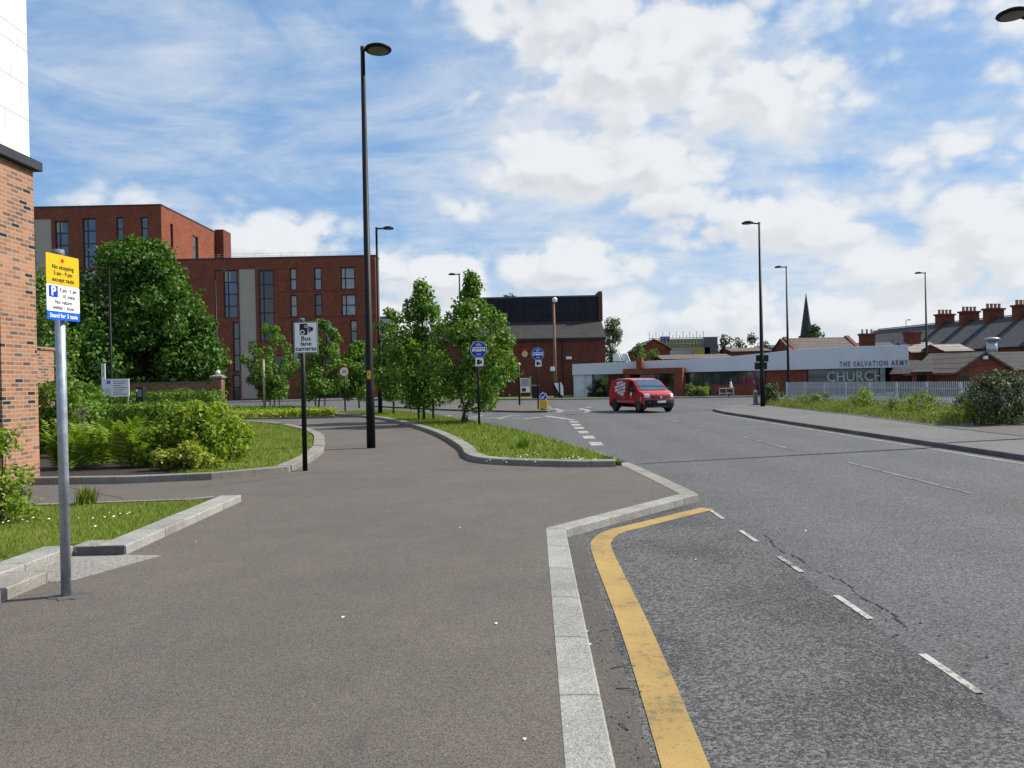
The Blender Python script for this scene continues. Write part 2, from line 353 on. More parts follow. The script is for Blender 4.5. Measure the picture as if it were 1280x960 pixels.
TAR = (.040, .040, .042)
M = dict(
    road=tarmac((.038, .038, .039), (.085, .085, .086), (.178, .176, .174), 84, coarse=None, path=(.4, 3.4), patch=.08),
    gutter=tarmac((.045, .040, .035), (.083, .075, .066), (.15, .135, .12), 190, bump=.4, patch=.15),
    bay=tarmac((.033, .0325, .0325), (.083, .081, .080), (.195, .19, .185), 78, bump=.9, coarse=42, patch=.08),
    footway=tarmac((.054, .0445, .037), (.112, .094, .080), (.192, .168, .147), 200, bump=.4, patch=.10, gum=True),
    path=tarmac((.05, .048, .048), (.105, .10, .097), (.20, .19, .185), 100, patch=.14),
    pave2=tarmac((.06, .056, .053), (.125, .117, .112), (.23, .22, .21), 80, patch=.12),
    concrete=tarmac((.13, .12, .105), (.215, .20, .175), (.33, .31, .28), 90, bump=.35, patch=.15),
    granite=kerbstone((.31, .30, .268)), granite2=kerbstone((.26, .24, .205), .6), darkkerb=kerbstone((.15, .14, .13)),
    grit=weathered((.13, .105, .08), .6, 30, .95),
    crack=mat('crack', (.050, .047, .045), .95),
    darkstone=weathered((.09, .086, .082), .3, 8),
    brick_near=brick([(0, (.026, .022, .024)), (.05, (.035, .028, .03)), (.055, (.14, .08, .055)), (.25, (.22, .11, .065)), (.45, (.32, .145, .075)), (.75, (.39, .165, .078)), (1, (.34, .19, .12))], (.30, .265, .225), .011, soot=.2),
    brick_flat=brick([(0, (.15, .042, .024)), (.5, (.22, .058, .030)), (1, (.27, .080, .042))], (.16, .08, .055), .008, .2, .18),
    brick_far=brick([(0, (.10, .028, .019)), (.5, (.15, .040, .024)), (1, (.19, .058, .036))], (.12, .07, .055), .008, .2, .18),
    brick_wall=brick([(0, (.07, .03, .026)), (.4, (.19, .07, .045)), (1, (.29, .11, .07))], (.22, .18, .15), .010),
    render_white=weathered((.80, .80, .79), .03, 1.0, .8),
    groove=mat('groove', (.25, .25, .25), .9),
    coping=weathered((.035, .037, .042), .2, 4, .5),
    tan=weathered((.40, .345, .28), .07, .8, .8), frame=mat('frame_dark', (.018, .019, .022), .45),
    glass_sky_tint=glassy((.045, .085, .16), .45), glass_pale=glassy((.23, .27, .28), .25), glass_dark=glassy((.014, .016, .018)),  # the blue panes carry the sky's reflection in their base colour
    glass_teal=glassy((.035, .065, .07), .4), glass_green=glassy((.10, .16, .16), .3),
    slate=rooftile((.075, .073, .078), (.125, .118, .118), .26, .25), tile_dark=rooftile((.036, .034, .033), (.064, .058, .055), .33, .30),
    tile_brown=rooftile((.13, .098, .082), (.19, .155, .13), .38, .33), tile_pale=rooftile((.25, .22, .19), (.36, .325, .285), .33, .30),
    clad_dark=cladding((.018, .021, .028), .62, rough=.7, spec=.15), church_white=weathered((.62, .64, .66), .06, .5, .7, fine=9),
    white_panel=cladding((.62, .64, .65), 1.1, .6, .7),
    lead=weathered((.10, .105, .11), .15, 2, .6), stone_dark=weathered((.05, .05, .055), .2, .3, .9),
    soil=weathered((.035, .026, .02), .4, 12, .95), gravel=weathered((.10, .09, .08), .4, 30, .95),
    turf=turf((.06, .095, .012), (.115, .160, .020), (.18, .22, .035), (.26, .19, .07)),
    turf2=turf((.06, .09, .018), (.115, .145, .035), (.17, .19, .06), (.22, .19, .09)),
    land=turf((.05, .06, .02), (.08, .09, .03), (.10, .11, .05), (.12, .10, .06)),
    black=mat('black_paint', (.007, .007, .008), .5, 0, .2), galv=weathered((.33, .36, .40), .22, 9, .5, .55, .5),
    palisade=weathered((.50, .54, .58), .15, 4, .5, .35, .5), steel=weathered((.45, .46, .48), .2, 6, .4, .7),
    timber=weathered((.22, .13, .075), .25, 5, .85), post=weathered((.32, .29, .22), .2, 4, .85), bark=weathered((.10, .075, .055), .35, 14, .95),
    bark_dark=weathered((.05, .040, .032), .35, 14, .95),
    white=mat('sign_white', (.80, .81, .82), .45), ink=mat('sign_ink', (.012, .012, .013), .5),
    yellow=mat('sign_yellow', (.66, .42, .006), .45), blue=mat('sign_blue', (.006, .10, .56), .45), dblue=mat('sign_dark_blue', (.010, .045, .42), .4),
    red_dot=mat('sign_red', (.62, .02, .015), .45), signback=mat('sign_back', (.16, .17, .18), .55),
    van=mat('van_red', (.42, .005, .009), .30, 0, .5, coat=.6), rubber=mat('rubber', (.012, .012, .012), .8), plastic=mat('black_plastic', (.014, .014, .015), .55),
    rim=mat('rim_grey', (.12, .12, .125), .4, .5), lamp_glass=mat('lamp_glass', (.62, .63, .62), .12, .1, .8), amber=mat('amber', (.75, .25, .02), .3),
    windscreen=glassy((.05, .10, .16), .25), lens=mat('lens', (.15, .14, .12), .3), green_box=mat('cabinet_green', (.006, .055, .045), .5),
    purple=mat('blind_purple', (.10, .07, .30), .8), pinkboard=mat('pink_poster', (.40, .30, .42), .6), skin=mat('skin', (.42, .26, .19), .6), cloth_pale=mat('cloth_pale', (.72, .74, .76), .8),
    cloth_dark=mat('cloth_dark', (.07, .05, .06), .85), hair=mat('hair', (.05, .035, .03), .8), gold=mat('gold', (.62, .40, .10), .45),
    scaff=mat('scaffold_tube', (.30, .30, .29), .5, .4), net_green=weathered((.22, .25, .10), .25, .5, .9), net_yellow=weathered((.55, .45, .03), .2, .5, .9),
    lettergrey=mat('letter_grey', (.12, .11, .13), .6), letterpale=mat('letter_pale', (.50, .56, .54), .6),
    white_line=paint((.42, .40, .36), TAR, .41, 16), faded_line=paint((.28, .26, .22), (.08, .08, .08), .48), yellow_line=paint((.36, .24, .082), (.14, .11, .06), .38, 18), channel=paint((.25, .22, .18), (.07, .07, .07), .42),
    blade=leaf((.075, .105, .014), (.145, .195, .024), (.26, .29, .055), .32, .03),
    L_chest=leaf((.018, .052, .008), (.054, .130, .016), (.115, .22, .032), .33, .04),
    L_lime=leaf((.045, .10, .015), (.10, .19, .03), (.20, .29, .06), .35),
    L_young=leaf((.036, .088, .011), (.10, .200, .024), (.22, .33, .06), .42, .05),
    L_far=leaf((.022, .045, .014), (.05, .085, .026), (.085, .13, .045), .25),
    L_birch=leaf((.06, .085, .045), (.10, .135, .07), (.15, .19, .10), .3),
    L_fern=leaf((.08, .14, .016), (.165, .26, .028), (.29, .36, .055), .42, .02),
    L_hedge=leaf((.04, .095, .012), (.105, .205, .024), (.19, .30, .04), .34, .04),
    L_shrub=leaf((.065, .12, .012), (.18, .26, .026), (.36, .41, .05), .42, .03),
    L_gold=leaf((.13, .18, .02), (.28, .32, .03), (.46, .44, .05), .35),
    L_dark=leaf((.010, .022, .010), (.022, .045, .018), (.05, .08, .03), .15),
    L_pit=leaf((.028, .045, .024), (.07, .09, .045), (.30, .29, .18), .2),
    L_weed=leaf((.07, .11, .02), (.16, .20, .04), (.28, .30, .09), .35),
    petal=mat('petal', (.78, .77, .72), .7), petal_yellow=mat('petal_yellow', (.62, .55, .06), .7), litter=mat('litter', (.75, .74, .70), .7),
)

# ------------------------------------------------------------------ mesh helpers
WM = {}
def tag(o, label=None, cat=None, group=None, kind=None):
    if label: o['label'] = label
    if cat: o['category'] = cat
    if group: o['group'] = group
    if kind: o['kind'] = kind
    return o
def empty(name, loc, label, cat, group=None, rz=0.0):
    o = bpy.data.objects.new(name, None); COL.objects.link(o)
    o.location = loc; o.rotation_euler = (0, 0, rz); o.empty_display_size = .2
    WM[o] = Matrix.Translation(Vector(loc)) @ Matrix.Rotation(rz, 4, 'Z')
    return tag(o, label, cat, group)
KIDS = {}
def link_obj(name, me, parent=None):
    o = bpy.data.objects.new(name, me); COL.objects.link(o)
    if parent is not None:
        o.parent = parent; WM[o] = WM[parent]; KIDS.setdefault(parent, []).append(o)
    else: WM[o] = Matrix.Identity(4)
    return o
def copy_tree(o, parent=None):
    c = o.copy(); COL.objects.link(c)
    if parent is not None: c.parent = parent
    for k in KIDS.get(o, []): 
        KIDS.setdefault(c, []).append(copy_tree(k, c))
    return c

class MB:
    def __init__(s): s.v = []; s.f = []; s.uv = {}
    def add(s, vs, fs):
        b = len(s.v); s.v += [Vector(q) for q in vs]; s.f += [tuple(i + b for i in q) for q in fs]; return s
    def box(s, x0, x1, y0, y1, z0, z1):
        return s.add([(x0, y0, z0), (x1, y0, z0), (x1, y1, z0), (x0, y1, z0), (x0, y0, z1), (x1, y0, z1), (x1, y1, z1), (x0, y1, z1)],
                     [(3, 2, 1, 0), (4, 5, 6, 7), (0, 1, 5, 4), (1, 2, 6, 5), (2, 3, 7, 6), (3, 0, 4, 7)])
    def fbox(s, F, a0, a1, d0, d1, z0, z1):     # box in a wall frame F(a, d, z)
        P = [(a0, d0, z0), (a1, d0, z0), (a1, d1, z0), (a0, d1, z0), (a0, d0, z1), (a1, d0, z1), (a1, d1, z1), (a0, d1, z1)]
        return s.add([F(*q) for q in P], [(3, 2, 1, 0), (4, 5, 6, 7), (0, 1, 5, 4), (1, 2, 6, 5), (2, 3, 7, 6), (3, 0, 4, 7)])
    def quad(s, *p): return s.add(p, [tuple(range(len(p)))])
    def prism(s, poly, z0, z1, bottom=False):
        poly = [(q[0], q[1]) for q in poly]
        ar = sum(poly[i][0] * poly[(i + 1) % len(poly)][1] - poly[(i + 1) % len(poly)][0] * poly[i][1] for i in range(len(poly)))
        if ar < 0: poly = poly[::-1]
        n = len(poly); tris = tessellate_polygon([[Vector((x, y, 0)) for x, y in poly]])
        vs = [(x, y, z1) for x, y in poly] + [(x, y, z0) for x, y in poly]
        fs = []
        for t in tris:
            a, b, c = (poly[i] for i in t)
            cr = (b[0] - a[0]) * (c[1] - a[1]) - (b[1] - a[1]) * (c[0] - a[0])
            t = tuple(t) if cr > 0 else tuple(t[::-1])
            fs.append(t)
            if bottom: fs.append(tuple(i + n for i in t[::-1]))
        fs += [(i, i + n, (i + 1) % n + n, (i + 1) % n) for i in range(n)]
        return s.add(vs, fs)
    def plate(s, poly, T, d0, d1):              # thick flat outline in a frame T(a, b, depth)
        n = len(poly); ar = sum(poly[i][0] * poly[(i + 1) % n][1] - poly[(i + 1) % n][0] * poly[i][1] for i in range(n))
        if ar < 0: poly = poly[::-1]
        tris = tessellate_polygon([[Vector((x, y, 0)) for x, y in poly]])
        vs = [T(x, y, d1) for x, y in poly] + [T(x, y, d0) for x, y in poly]
        fs = []
        for t in tris:
            a, b, c = (poly[i] for i in t)
            cr = (b[0] - a[0]) * (c[1] - a[1]) - (b[1] - a[1]) * (c[0] - a[0])
            t = tuple(t) if cr > 0 else tuple(t[::-1])
            fs += [t, tuple(i + n for i in t[::-1])]
        fs += [(i, i + n, (i + 1) % n + n, (i + 1) % n) for i in range(n)]
        return s.add(vs, fs)
    def tube(s, pts, rad, n=8, cap=True):
        pts = [Vector(p) for p in pts]
        if not isinstance(rad, (list, tuple)): rad = [rad] * len(pts)
        b = len(s.v); prev = None
        for i, p in enumerate(pts):
            d = (pts[min(i + 1, len(pts) - 1)] - pts[max(i - 1, 0)]).normalized()
            ref = prev if prev is not None else (Vector((1, 0, 0)) if abs(d.x) < .9 else Vector((0, 1, 0)))
            x = (ref - d * ref.dot(d)).normalized(); y = d.cross(x); prev = x
            for k in range(n):
                a = 2 * math.pi * k / n
                s.v.append(p + (x * math.cos(a) + y * math.sin(a)) * rad[i])
        for i in range(len(pts) - 1):
            for k in range(n):
                k2 = (k + 1) % n
                s.f.append((b + i * n + k, b + i * n + k2, b + (i + 1) * n + k2, b + (i + 1) * n + k))
        if cap:
            s.f.append(tuple(b + k for k in range(n))[::-1]); s.f.append(tuple(b + (len(pts) - 1) * n + k for k in range(n)))
        return s
    def lathe(s, prof, c, n=16):
        b = len(s.v); c = Vector(c)
        for r, z in prof:
            for k in range(n):
                a = 2 * math.pi * k / n; s.v.append(c + Vector((r * math.cos(a), r * math.sin(a), z)))
        for i in range(len(prof) - 1):
            for k in range(n):
                k2 = (k + 1) % n; s.f.append((b + i * n + k, b + i * n + k2, b + (i + 1) * n + k2, b + (i + 1) * n + k))
        s.f.append(tuple(b + k for k in range(n))[::-1]); s.f.append(tuple(b + (len(prof) - 1) * n + k for k in range(n)))
        return s
    def build(s, name, m, parent=None, smooth=False, bevel=0.0):
        me = bpy.data.meshes.new(name)
        vs = s.v
        if parent is not None:
            inv = WM[parent].inverted(); vs = [inv @ q for q in vs]
        me.from_pydata([tuple(q) for q in vs], [], s.f)
        me.materials.append(M[m] if isinstance(m, str) else m)
        if s.uv:
            lay = me.uv_layers.new(name='UVMap')
            for lp in me.loops: lay.data[lp.index].uv = s.uv.get(lp.vertex_index, (0, 0))
        if smooth:
            me.shade_smooth()
        me.update()
        o = link_obj(name, me, parent)
        if bevel:
            bv = o.modifiers.new('bevel', 'BEVEL'); bv.width = bevel; bv.segments = 2; bv.limit_method = 'ANGLE'
        return o

def smooth_line(pts, n=6):                     # Catmull-Rom through 2-D points
    P = [Vector((p[0], p[1])) for p in pts]; out = []
    for i in range(len(P) - 1):
        p0, p1, p2, p3 = P[max(i - 1, 0)], P[i], P[i + 1], P[min(i + 2, len(P) - 1)]
        for k in range(n):
            t = k / n
            out.append(.5 * ((2 * p1) + (p2 - p0) * t + (2 * p0 - 5 * p1 + 4 * p2 - p3) * t * t + (3 * p1 - p0 - 3 * p2 + p3) * t ** 3))
    out.append(P[-1]); return out
def offset_line(line, d):                      # to the left of the direction of travel
    L = [Vector((p[0], p[1])) for p in line]; out = []
    for i, p in enumerate(L):
        a = (p - L[i - 1]).normalized() if i else None
        b = (L[i + 1] - p).normalized() if i < len(L) - 1 else None
        t = ((a or b) + (b or a)).normalized(); nrm = Vector((-t.y, t.x))
        if a and b:
            c = nrm.dot(Vector((-a.y, a.x))); d2 = d / max(.5, c)
        else: d2 = d
        out.append(p + nrm * d2)
    return out
def strip(name, line, width, z0, z1, m, kind='structure', dens=None, chamfer=0.0):   # kerb or painted band: line is its right edge, width goes left
    A = [Vector((p[0], p[1])) for p in line]; B = offset_line(A, width)
    mb = MB(); s_ = 0.0
    for i in range(len(A)):
        if i: s_ += (A[i] - A[i - 1]).length
        b = len(mb.v)
        if z0 is None:
            mb.v += [Vector((*A[i], z1)), Vector((*B[i], z1))]; k = 2
            if i: mb.f.append((b - 2, b, b + 1, b - 1))
        else:
            nA = (B[i] - A[i]).normalized() * chamfer
            mb.v += [Vector((*A[i], z0)), Vector((*A[i], z1 - chamfer)), Vector((*(A[i] + nA), z1)), Vector((*(B[i] - nA), z1)), Vector((*B[i], z1 - chamfer)), Vector((*B[i], z0))]; k = 6
            if i:
                for q in range(5): mb.f.append((b - 6 + q, b + q, b + q + 1, b - 5 + q))
        for q in range(k): mb.uv[b + q] = (s_, q * .1)
    if z0 is not None:
        n = len(mb.v); mb.f.append((0, 1, 2, 3, 4, 5)); mb.f.append(tuple(range(n - 1, n - 7, -1)))
    o = mb.build(name, m)
    return tag(o, kind=kind) if kind else o

def text_mesh(name, s, size, T, m, parent, align='CENTER', depth=.002, d=0.0, bold=0.0, sx=1.0, space=1.0, width=None):
    cu = bpy.data.curves.new(name, 'FONT'); cu.body = s; cu.size = size; cu.align_x = align; cu.align_y = 'CENTER'
    cu.extrude = depth / 2; cu.offset = bold; cu.resolution_u = 3; cu.space_character = space
    ob = bpy.data.objects.new(name, cu); me = bpy.data.meshes.new_from_object(ob)
    bpy.data.objects.remove(ob); bpy.data.curves.remove(cu)
    inv = WM[parent].inverted() if parent is not None else Matrix.Identity(4)
    if width: xs_ = [v.co.x for v in me.vertices]; sx = width / (max(xs_) - min(xs_))
    for v in me.vertices: v.co = inv @ Vector(T(v.co.x * sx, v.co.y, v.co.z + d))
    me.materials.clear(); me.materials.append(M[m]); me.update()
    return link_obj(name, me, parent)

def frame2(o, a, b, n):                        # frame with origin o, axes a and b, normal n
    o, a, b, n = Vector(o), Vector(a), Vector(b), Vector(n)
    return lambda x, y, d=0.0: o + a * x + b * y + n * d
def circle_pts(cx, cy, r, n=28, sy=1.0): return [(cx + r * math.cos(2 * math.pi * k / n), cy + sy * r * math.sin(2 * math.pi * k / n)) for k in range(n)]
def rrect(x0, x1, y0, y1, r, n=4):
    out = []
    for cx, cy, a0 in ((x1 - r, y1 - r, 0), (x0 + r, y1 - r, 90), (x0 + r, y0 + r, 180), (x1 - r, y0 + r, 270)):
        for k in range(n + 1): a = R(a0 + 90 * k / n); out.append((cx + r * math.cos(a), cy + r * math.sin(a)))
    return out

# ------------------------------------------------------------------ foliage
def quads_mesh(name, V, m, parent=None, per=4):
    n = len(V) // per; me = bpy.data.meshes.new(name)
    if parent is not None:
        inv = np.array(WM[parent].inverted()); V = V @ inv[:3, :3].T + inv[:3, 3]
    me.vertices.add(len(V)); me.vertices.foreach_set('co', V.astype(np.float32).ravel())
    me.loops.add(len(V)); me.loops.foreach_set('vertex_index', np.arange(len(V), dtype=np.int32))
    me.polygons.add(n); me.polygons.foreach_set('loop_start', np.arange(0, len(V), per, dtype=np.int32))
    me.materials.append(M[m]); me.update(calc_edges=True)
    return link_obj(name, me, parent)
def unit(a): return a / np.maximum(np.linalg.norm(a, axis=1, keepdims=True), 1e-9)
def leaf_quads(pos, nrm, size, rng, aspect=.62, jit=.35):
    n = len(pos); nrm = unit(nrm)
    t = unit(np.cross(nrm, rng.normal(size=(n, 3)))); b = np.cross(nrm, t)
    s = size * rng.uniform(1 - jit, 1 + jit, (n, 1))
    fold = nrm * s * .12
    V = np.empty((n, 4, 3))
    V[:, 0] = pos - t * s * .5; V[:, 1] = pos + b * s * aspect * .5 + fold; V[:, 2] = pos + t * s * .5 - fold * .8; V[:, 3] = pos - b * s * aspect * .5 + fold
    return V.reshape(-1, 3)
def clump_leaves(cl, n, size, rng, up=.35, rnd=.75, droop=0.0, aspect=.62, inner=.55, flat=1.0):
    cl = np.array(cl); w_ = cl[:, 3] ** 2; idx = rng.choice(len(cl), n, p=w_ / w_.sum())
    d = unit(rng.normal(size=(n, 3))); r = cl[idx, 3:4] * (inner + (1 - inner) * rng.random((n, 1)) ** .6)
    r *= 1 + .25 * rng.normal(size=(n, 1)) * (rng.random((n, 1)) < .25)
    off = d * r; off[:, 2] *= flat
    pos = cl[idx, :3] + off
    nrm = d + np.array([0, 0, up]) + rng.normal(size=(n, 3)) * rnd
    return leaf_quads(pos, nrm, size, rng, aspect)
def crown_clumps(c, env, z0, z1, n, r, rng, fill=.35, sx=1.0, sy=1.0, taper=.1):
    out = []; ph = rng.uniform(0, 6.28)
    for _ in range(n):
        t = rng.random(); a = rng.uniform(0, 2 * math.pi)
        k = (fill + (1 - fill) * rng.random() ** .5) if rng.random() < .8 else rng.random()
        e = env(t) * k * rng.uniform(.82, 1.10) * (1 + .20 * math.sin(3 * a + ph + 4 * t) + .10 * math.sin(5 * a - ph))
        out.append((c[0] + math.cos(a) * e * sx, c[1] + math.sin(a) * e * sy, z0 + (z1 - z0) * t, r * rng.uniform(.65, 1.3) * (1.15 - taper * t)))
    return out
def branches(mb, base, z_fork, cl, rng, r0, k=10):
    top = Vector((base[0], base[1], z_fork))
    for i in rng.choice(len(cl), min(k, len(cl)), replace=False):
        e = Vector(cl[i][:3]); mid = top.lerp(e, .5) + Vector((0, 0, .12 * (e - top).length)) + Vector(rng.normal(size=3) * .08)
        mb.tube([top + Vector((0, 0, -.1)), mid, e], [r0 * .55, r0 * .32, r0 * .1], 5)
def tree(base, h, z_lo, env, nleaf, lsize, lm, label, group=None, seed=1, r_tr=.06, ncl=50, rcl=.45, trunk='bark', up=.35, fill=.35, sx=1, sy=1, lean=(0, 0), name='tree', k=14, aspect=.62, cat='tree', taper=.1):
    rng = np.random.default_rng(seed); x, y, z = base
    root = empty(name, (x, y, z), label, cat, group)
    c = (x + lean[0], y + lean[1])
    cl = crown_clumps(c, env, z + z_lo, z + h, ncl, rcl, rng, fill, sx, sy, taper)
    cl.append((c[0], c[1], z + h * .97, rcl * .34)); cl.append((c[0] + rcl * .2, c[1], z + h * .92, rcl * .4))
    zf = z + z_lo + (h - z_lo) * .15
    mb = MB(); mb.tube([(x, y, z - .05), (x + lean[0] * .2, y + lean[1] * .2, z + z_lo * .5), (c[0], c[1], zf), (c[0], c[1], z + h * .8)], [r_tr * 1.25, r_tr, r_tr * .8, r_tr * .2], 8)
    mb.build('trunk', trunk, root, True)
    mb = MB(); branches(mb, c, zf, cl, rng, r_tr, k); mb.build('limbs', trunk, root, True)
    quads_mesh('crown', clump_leaves(cl, nleaf, lsize, rng, up, aspect=aspect), lm, root)
    return root
def shrub(c, rx, ry, h, nleaf, lsize, lm, label, cat='shrub', group=None, seed=1, ncl=22, rz=0, name='shrub', z_lo=.1, up=.4, rcl=.28, parts=(), aspect=.62, flat=1.):
    rng = np.random.default_rng(seed); root = empty(name, c, label, cat, group, rz)
    cl = []
    for _ in range(ncl):
        a = rng.uniform(0, 2 * math.pi); k = rng.random() ** .5; t = rng.random()
        q = math.sqrt(max(.08, 1 - (t * .95) ** 2)) * k
        px, py = rx * q * math.cos(a), ry * q * math.sin(a)
        cl.append((c[0] + px * math.cos(rz) - py * math.sin(rz), c[1] + px * math.sin(rz) + py * math.cos(rz), c[2] + z_lo + t * (h - z_lo) * .92, rcl * rng.uniform(.7, 1.3)))
    mb = MB()
    for q in cl[:16]:
        mb.tube([(c[0] + (q[0] - c[0]) * .25, c[1] + (q[1] - c[1]) * .25, c[2] - .02), (q[0], q[1], q[2])], [.012, .004], 4)
    mb.build('stems', 'bark_dark', root)
    quads_mesh('foliage', clump_leaves(cl, nleaf, lsize, rng, up, aspect=aspect, inner=.4, flat=flat), lm, root)
    return root
def hedge(c, lx, ly, h, nleaf, lsize, lm, label, seed=1, rz=0.0, name='hedge', cat='hedge', wob=.12, group=None):
    rng = np.random.default_rng(seed); root = empty(name, c, label, cat, group, rz)
    n = nleaf; f = rng.random(n); P = np.empty((n, 3)); N = np.zeros((n, 3))
    u, v, t = rng.uniform(-1, 1, n), rng.uniform(-1, 1, n), rng.random(n)
    top = f < .45; fr = (f >= .45) & (f < .85); sd = f >= .85
    P[:] = np.stack([u * lx, v * ly, np.full(n, h)], 1); N[top] = (0, 0, 1)
    P[fr, 1] = -ly; P[fr, 2] = t[fr] * h; N[fr] = (0, -1, .2)
    P[sd, 0] = np.sign(u[sd]) * lx; P[sd, 2] = t[sd] * h; N[sd] = np.stack([np.sign(u[sd]), np.zeros(sd.sum()), np.full(sd.sum(), .2)], 1)
    bump = np.sin(P[:, 0] * 2.1 + seed) * np.cos(P[:, 1] * 2.7) * wob + np.sin(P[:, 0] * 5.3) * wob * .4
    P[:, 2] += bump * (P[:, 2] / h); P += rng.normal(size=(n, 3)) * .06
    cs, sn = math.cos(rz), math.sin(rz)
    def rot(A): return np.stack([A[:, 0] * cs - A[:, 1] * sn, A[:, 0] * sn + A[:, 1] * cs, A[:, 2]], 1)
    V = leaf_quads(rot(P) + np.array(c), rot(N) + rng.normal(size=(n, 3)) * .65, lsize, rng)
    quads_mesh('foliage', V, lm, root)
    mb = MB(); F = lambda a, d, z: Vector((c[0] + a * cs - d * sn, c[1] + a * sn + d * cs, c[2] + z))
    mb.fbox(F, -lx + .3, lx - .3, -ly + .25, ly - .25, 0, h - .4); mb.build('twigs', 'bark_dark', root)
    return root
def in_poly(P, poly):
    x, y = P[:, 0], P[:, 1]; r = np.zeros(len(P), bool); j = len(poly) - 1
    for i in range(len(poly)):
        xi, yi, xj, yj = poly[i][0], poly[i][1], poly[j][0], poly[j][1]
        c = ((yi > y) != (yj > y)) & (x < (xj - xi) * (y - yi) / (yj - yi + 1e-12) + xi)
        r ^= c; j = i
    return r
def grass(name, poly, z, n, h, wdt, m, seed, lean=.5, clumpy=.6):
    rng = np.random.default_rng(seed); p = np.array([(q[0], q[1]) for q in poly])
    lo, hi = p.min(0), p.max(0); P = rng.uniform(lo, hi, (n * 3, 2)); P = P[in_poly(P, p)][:n]; n = len(P)
    dens = .5 + .5 * np.sin(P[:, 0] * 2.3 + 1.3 * np.sin(P[:, 1] * 1.7)) * np.cos(P[:, 1] * 1.9)
    hh = h * rng.uniform(.5, 1.3, n) * (1 - clumpy * .5 + clumpy * .6 * dens)
    a = rng.uniform(0, 2 * math.pi, n); l = rng.normal(size=(n, 2)) * hh[:, None] * lean
    b = np.stack([np.cos(a), np.sin(a)], 1) * wdt * rng.uniform(.6, 1.3, (n, 1))
    V = np.zeros((n, 3, 3)); V[:, 0, :2] = P - b; V[:, 1, :2] = P + b; V[:, 2, :2] = P + l
    V[:, :2, 2] = z - .005; V[:, 2, 2] = z + hh
    return tag(quads_mesh(name, V.reshape(-1, 3), m, None, 3), kind='stuff')

# ================================================================== THE SETTING
def struct(name, mb, m): return tag(mb.build(name, m), kind='structure')
s = 2600
struct('ground', MB().quad((-s, -s, -.20), (s, -s, -.20), (s, s, -.20), (-s, s, -.20)), 'land')
struct('road', MB().quad((-90, -8, -.10), (80, -8, -.10), (80, 95, -.10), (-90, 95, -.10)), 'road')
struct('taxi_bay', MB().prism([(.1, -6), (2.40, -6), (2.52, 10.6), (2.3, 10.55), (.45, 8.45)], -.13, -.096), 'bay')

K1 = [(.385, -5), (.407, 3.26), (.557, 8.50), (2.60, 10.85)]
K2 = [(2.60, 10.85)] + [tuple(p) for p in smooth_line([(2.585, 11.2), (2.2, 15.65), (1.29, 20.7), (0, 26.2), (-3, 36), (-6.5, 44.7), (-12, 52), (-20, 57), (-45, 62)], 5)]
inner = offset_line(K1[:3], .06) + [Vector((2.50, 10.85))] + offset_line(K2[1:], .06)
footway_poly = [(-60, -5)] + [(p.x, p.y) for p in inner] + [(-60, 64)]
struct('footway', MB().prism(footway_poly, -.13, 0), 'footway')
strip('kerb_by_bay', K1, .225, -.13, .004, 'granite', chamfer=.012)
strip('kerb_by_road', K2, .27, -.13, .0065, 'granite2', chamfer=.012)
def inset(line, d): return [(p.x, p.y) for p in offset_line(line, d)]

# grass wedge between the footway and the road
W1 = [tuple(p) for p in smooth_line([(-11.2, 43.2), (-8.2, 39.4), (-6.05, 35.2), (-4.0, 29.5), (-2.36, 23.8), (-1.34, 18.9), (-1.03, 16.6), (-.50, 15.42), (.9, 14.62), (1.92, 14.45)], 6)]
strip('kerb_of_verge', W1, .30, -.03, .115, 'granite2', chamfer=.012)
k2in = [q for q in inset(K2[1:], .262) if 14.6 < q[1] < 46.5]
verge_poly = inset(W1, .29) + k2in
struct('verge_soil', MB().prism(verge_poly, -.05, .075), 'turf')
grass('verge_grass', verge_poly, .075, 30000, .10, .010, 'blade', 3)

# planted bed and lawn on the left
U1 = [(-22, 13.4), (-8.35, 13.55), (-6.8, 13.45), (-5.4, 13.72), (-4.28, 14.62)]
U2 = [tuple(p) for p in smooth_line([(-4.28, 14.62), (-4.36, 16.5), (-4.62, 18.6), (-5.2, 21.2), (-6.2, 24.8), (-7.95, 28.9), (-10.3, 32.9), (-13.5, 36), (-20, 38.5), (-34, 40)], 5)]
strip('kerb_of_bed', U1, .16, -.03, .125, 'granite2', chamfer=.012)
strip('kerb_of_lawn', U2, .30, -.03, .122, 'granite2', chamfer=.012)
lawn_poly = inset(U1, .15)[:-1] + [(-4.55, 14.75)] + inset(U2, .29)[1:] + [(-34, 16)]
struct('lawn_soil', MB().prism(lawn_poly, -.05, .085), 'turf')
blade_poly = [(-6.3, 14.0), (-5.3, 13.9), (-4.6, 14.8), (-4.7, 16.5), (-5.0, 18.8), (-5.6, 21.4), (-6.6, 25.0), (-8.3, 29), (-10.6, 33), (-15, 35), (-14, 28), (-9.5, 20), (-7, 16)]
grass('lawn_grass', blade_poly, .085, 26000, .075, .007, 'blade', 5)
struct('bed_soil', MB().prism([(-13, 13.75), (-6.15, 13.72), (-6.6, 15.2), (-8.6, 19.5), (-12, 27), (-22, 34), (-30, 34), (-30, 14)], .05, .092), 'soil')

YB = [tuple(p) for p in smooth_line([(-34, 43), (-22, 40.6), (-14.5, 38.9), (-9.9, 38.5), (-9.2, 39.6)], 4)]
strip('kerb_of_flower_bed', YB, .2, -.03, .07, 'granite2')
flower_poly = inset(YB, .18) + [(-9.6, 42), (-11.0, 46.2), (-14.5, 51.5), (-21, 54.8), (-34, 58)]
struct('flower_bed_soil', MB().prism(flower_poly, -.05, .05), 'turf2')

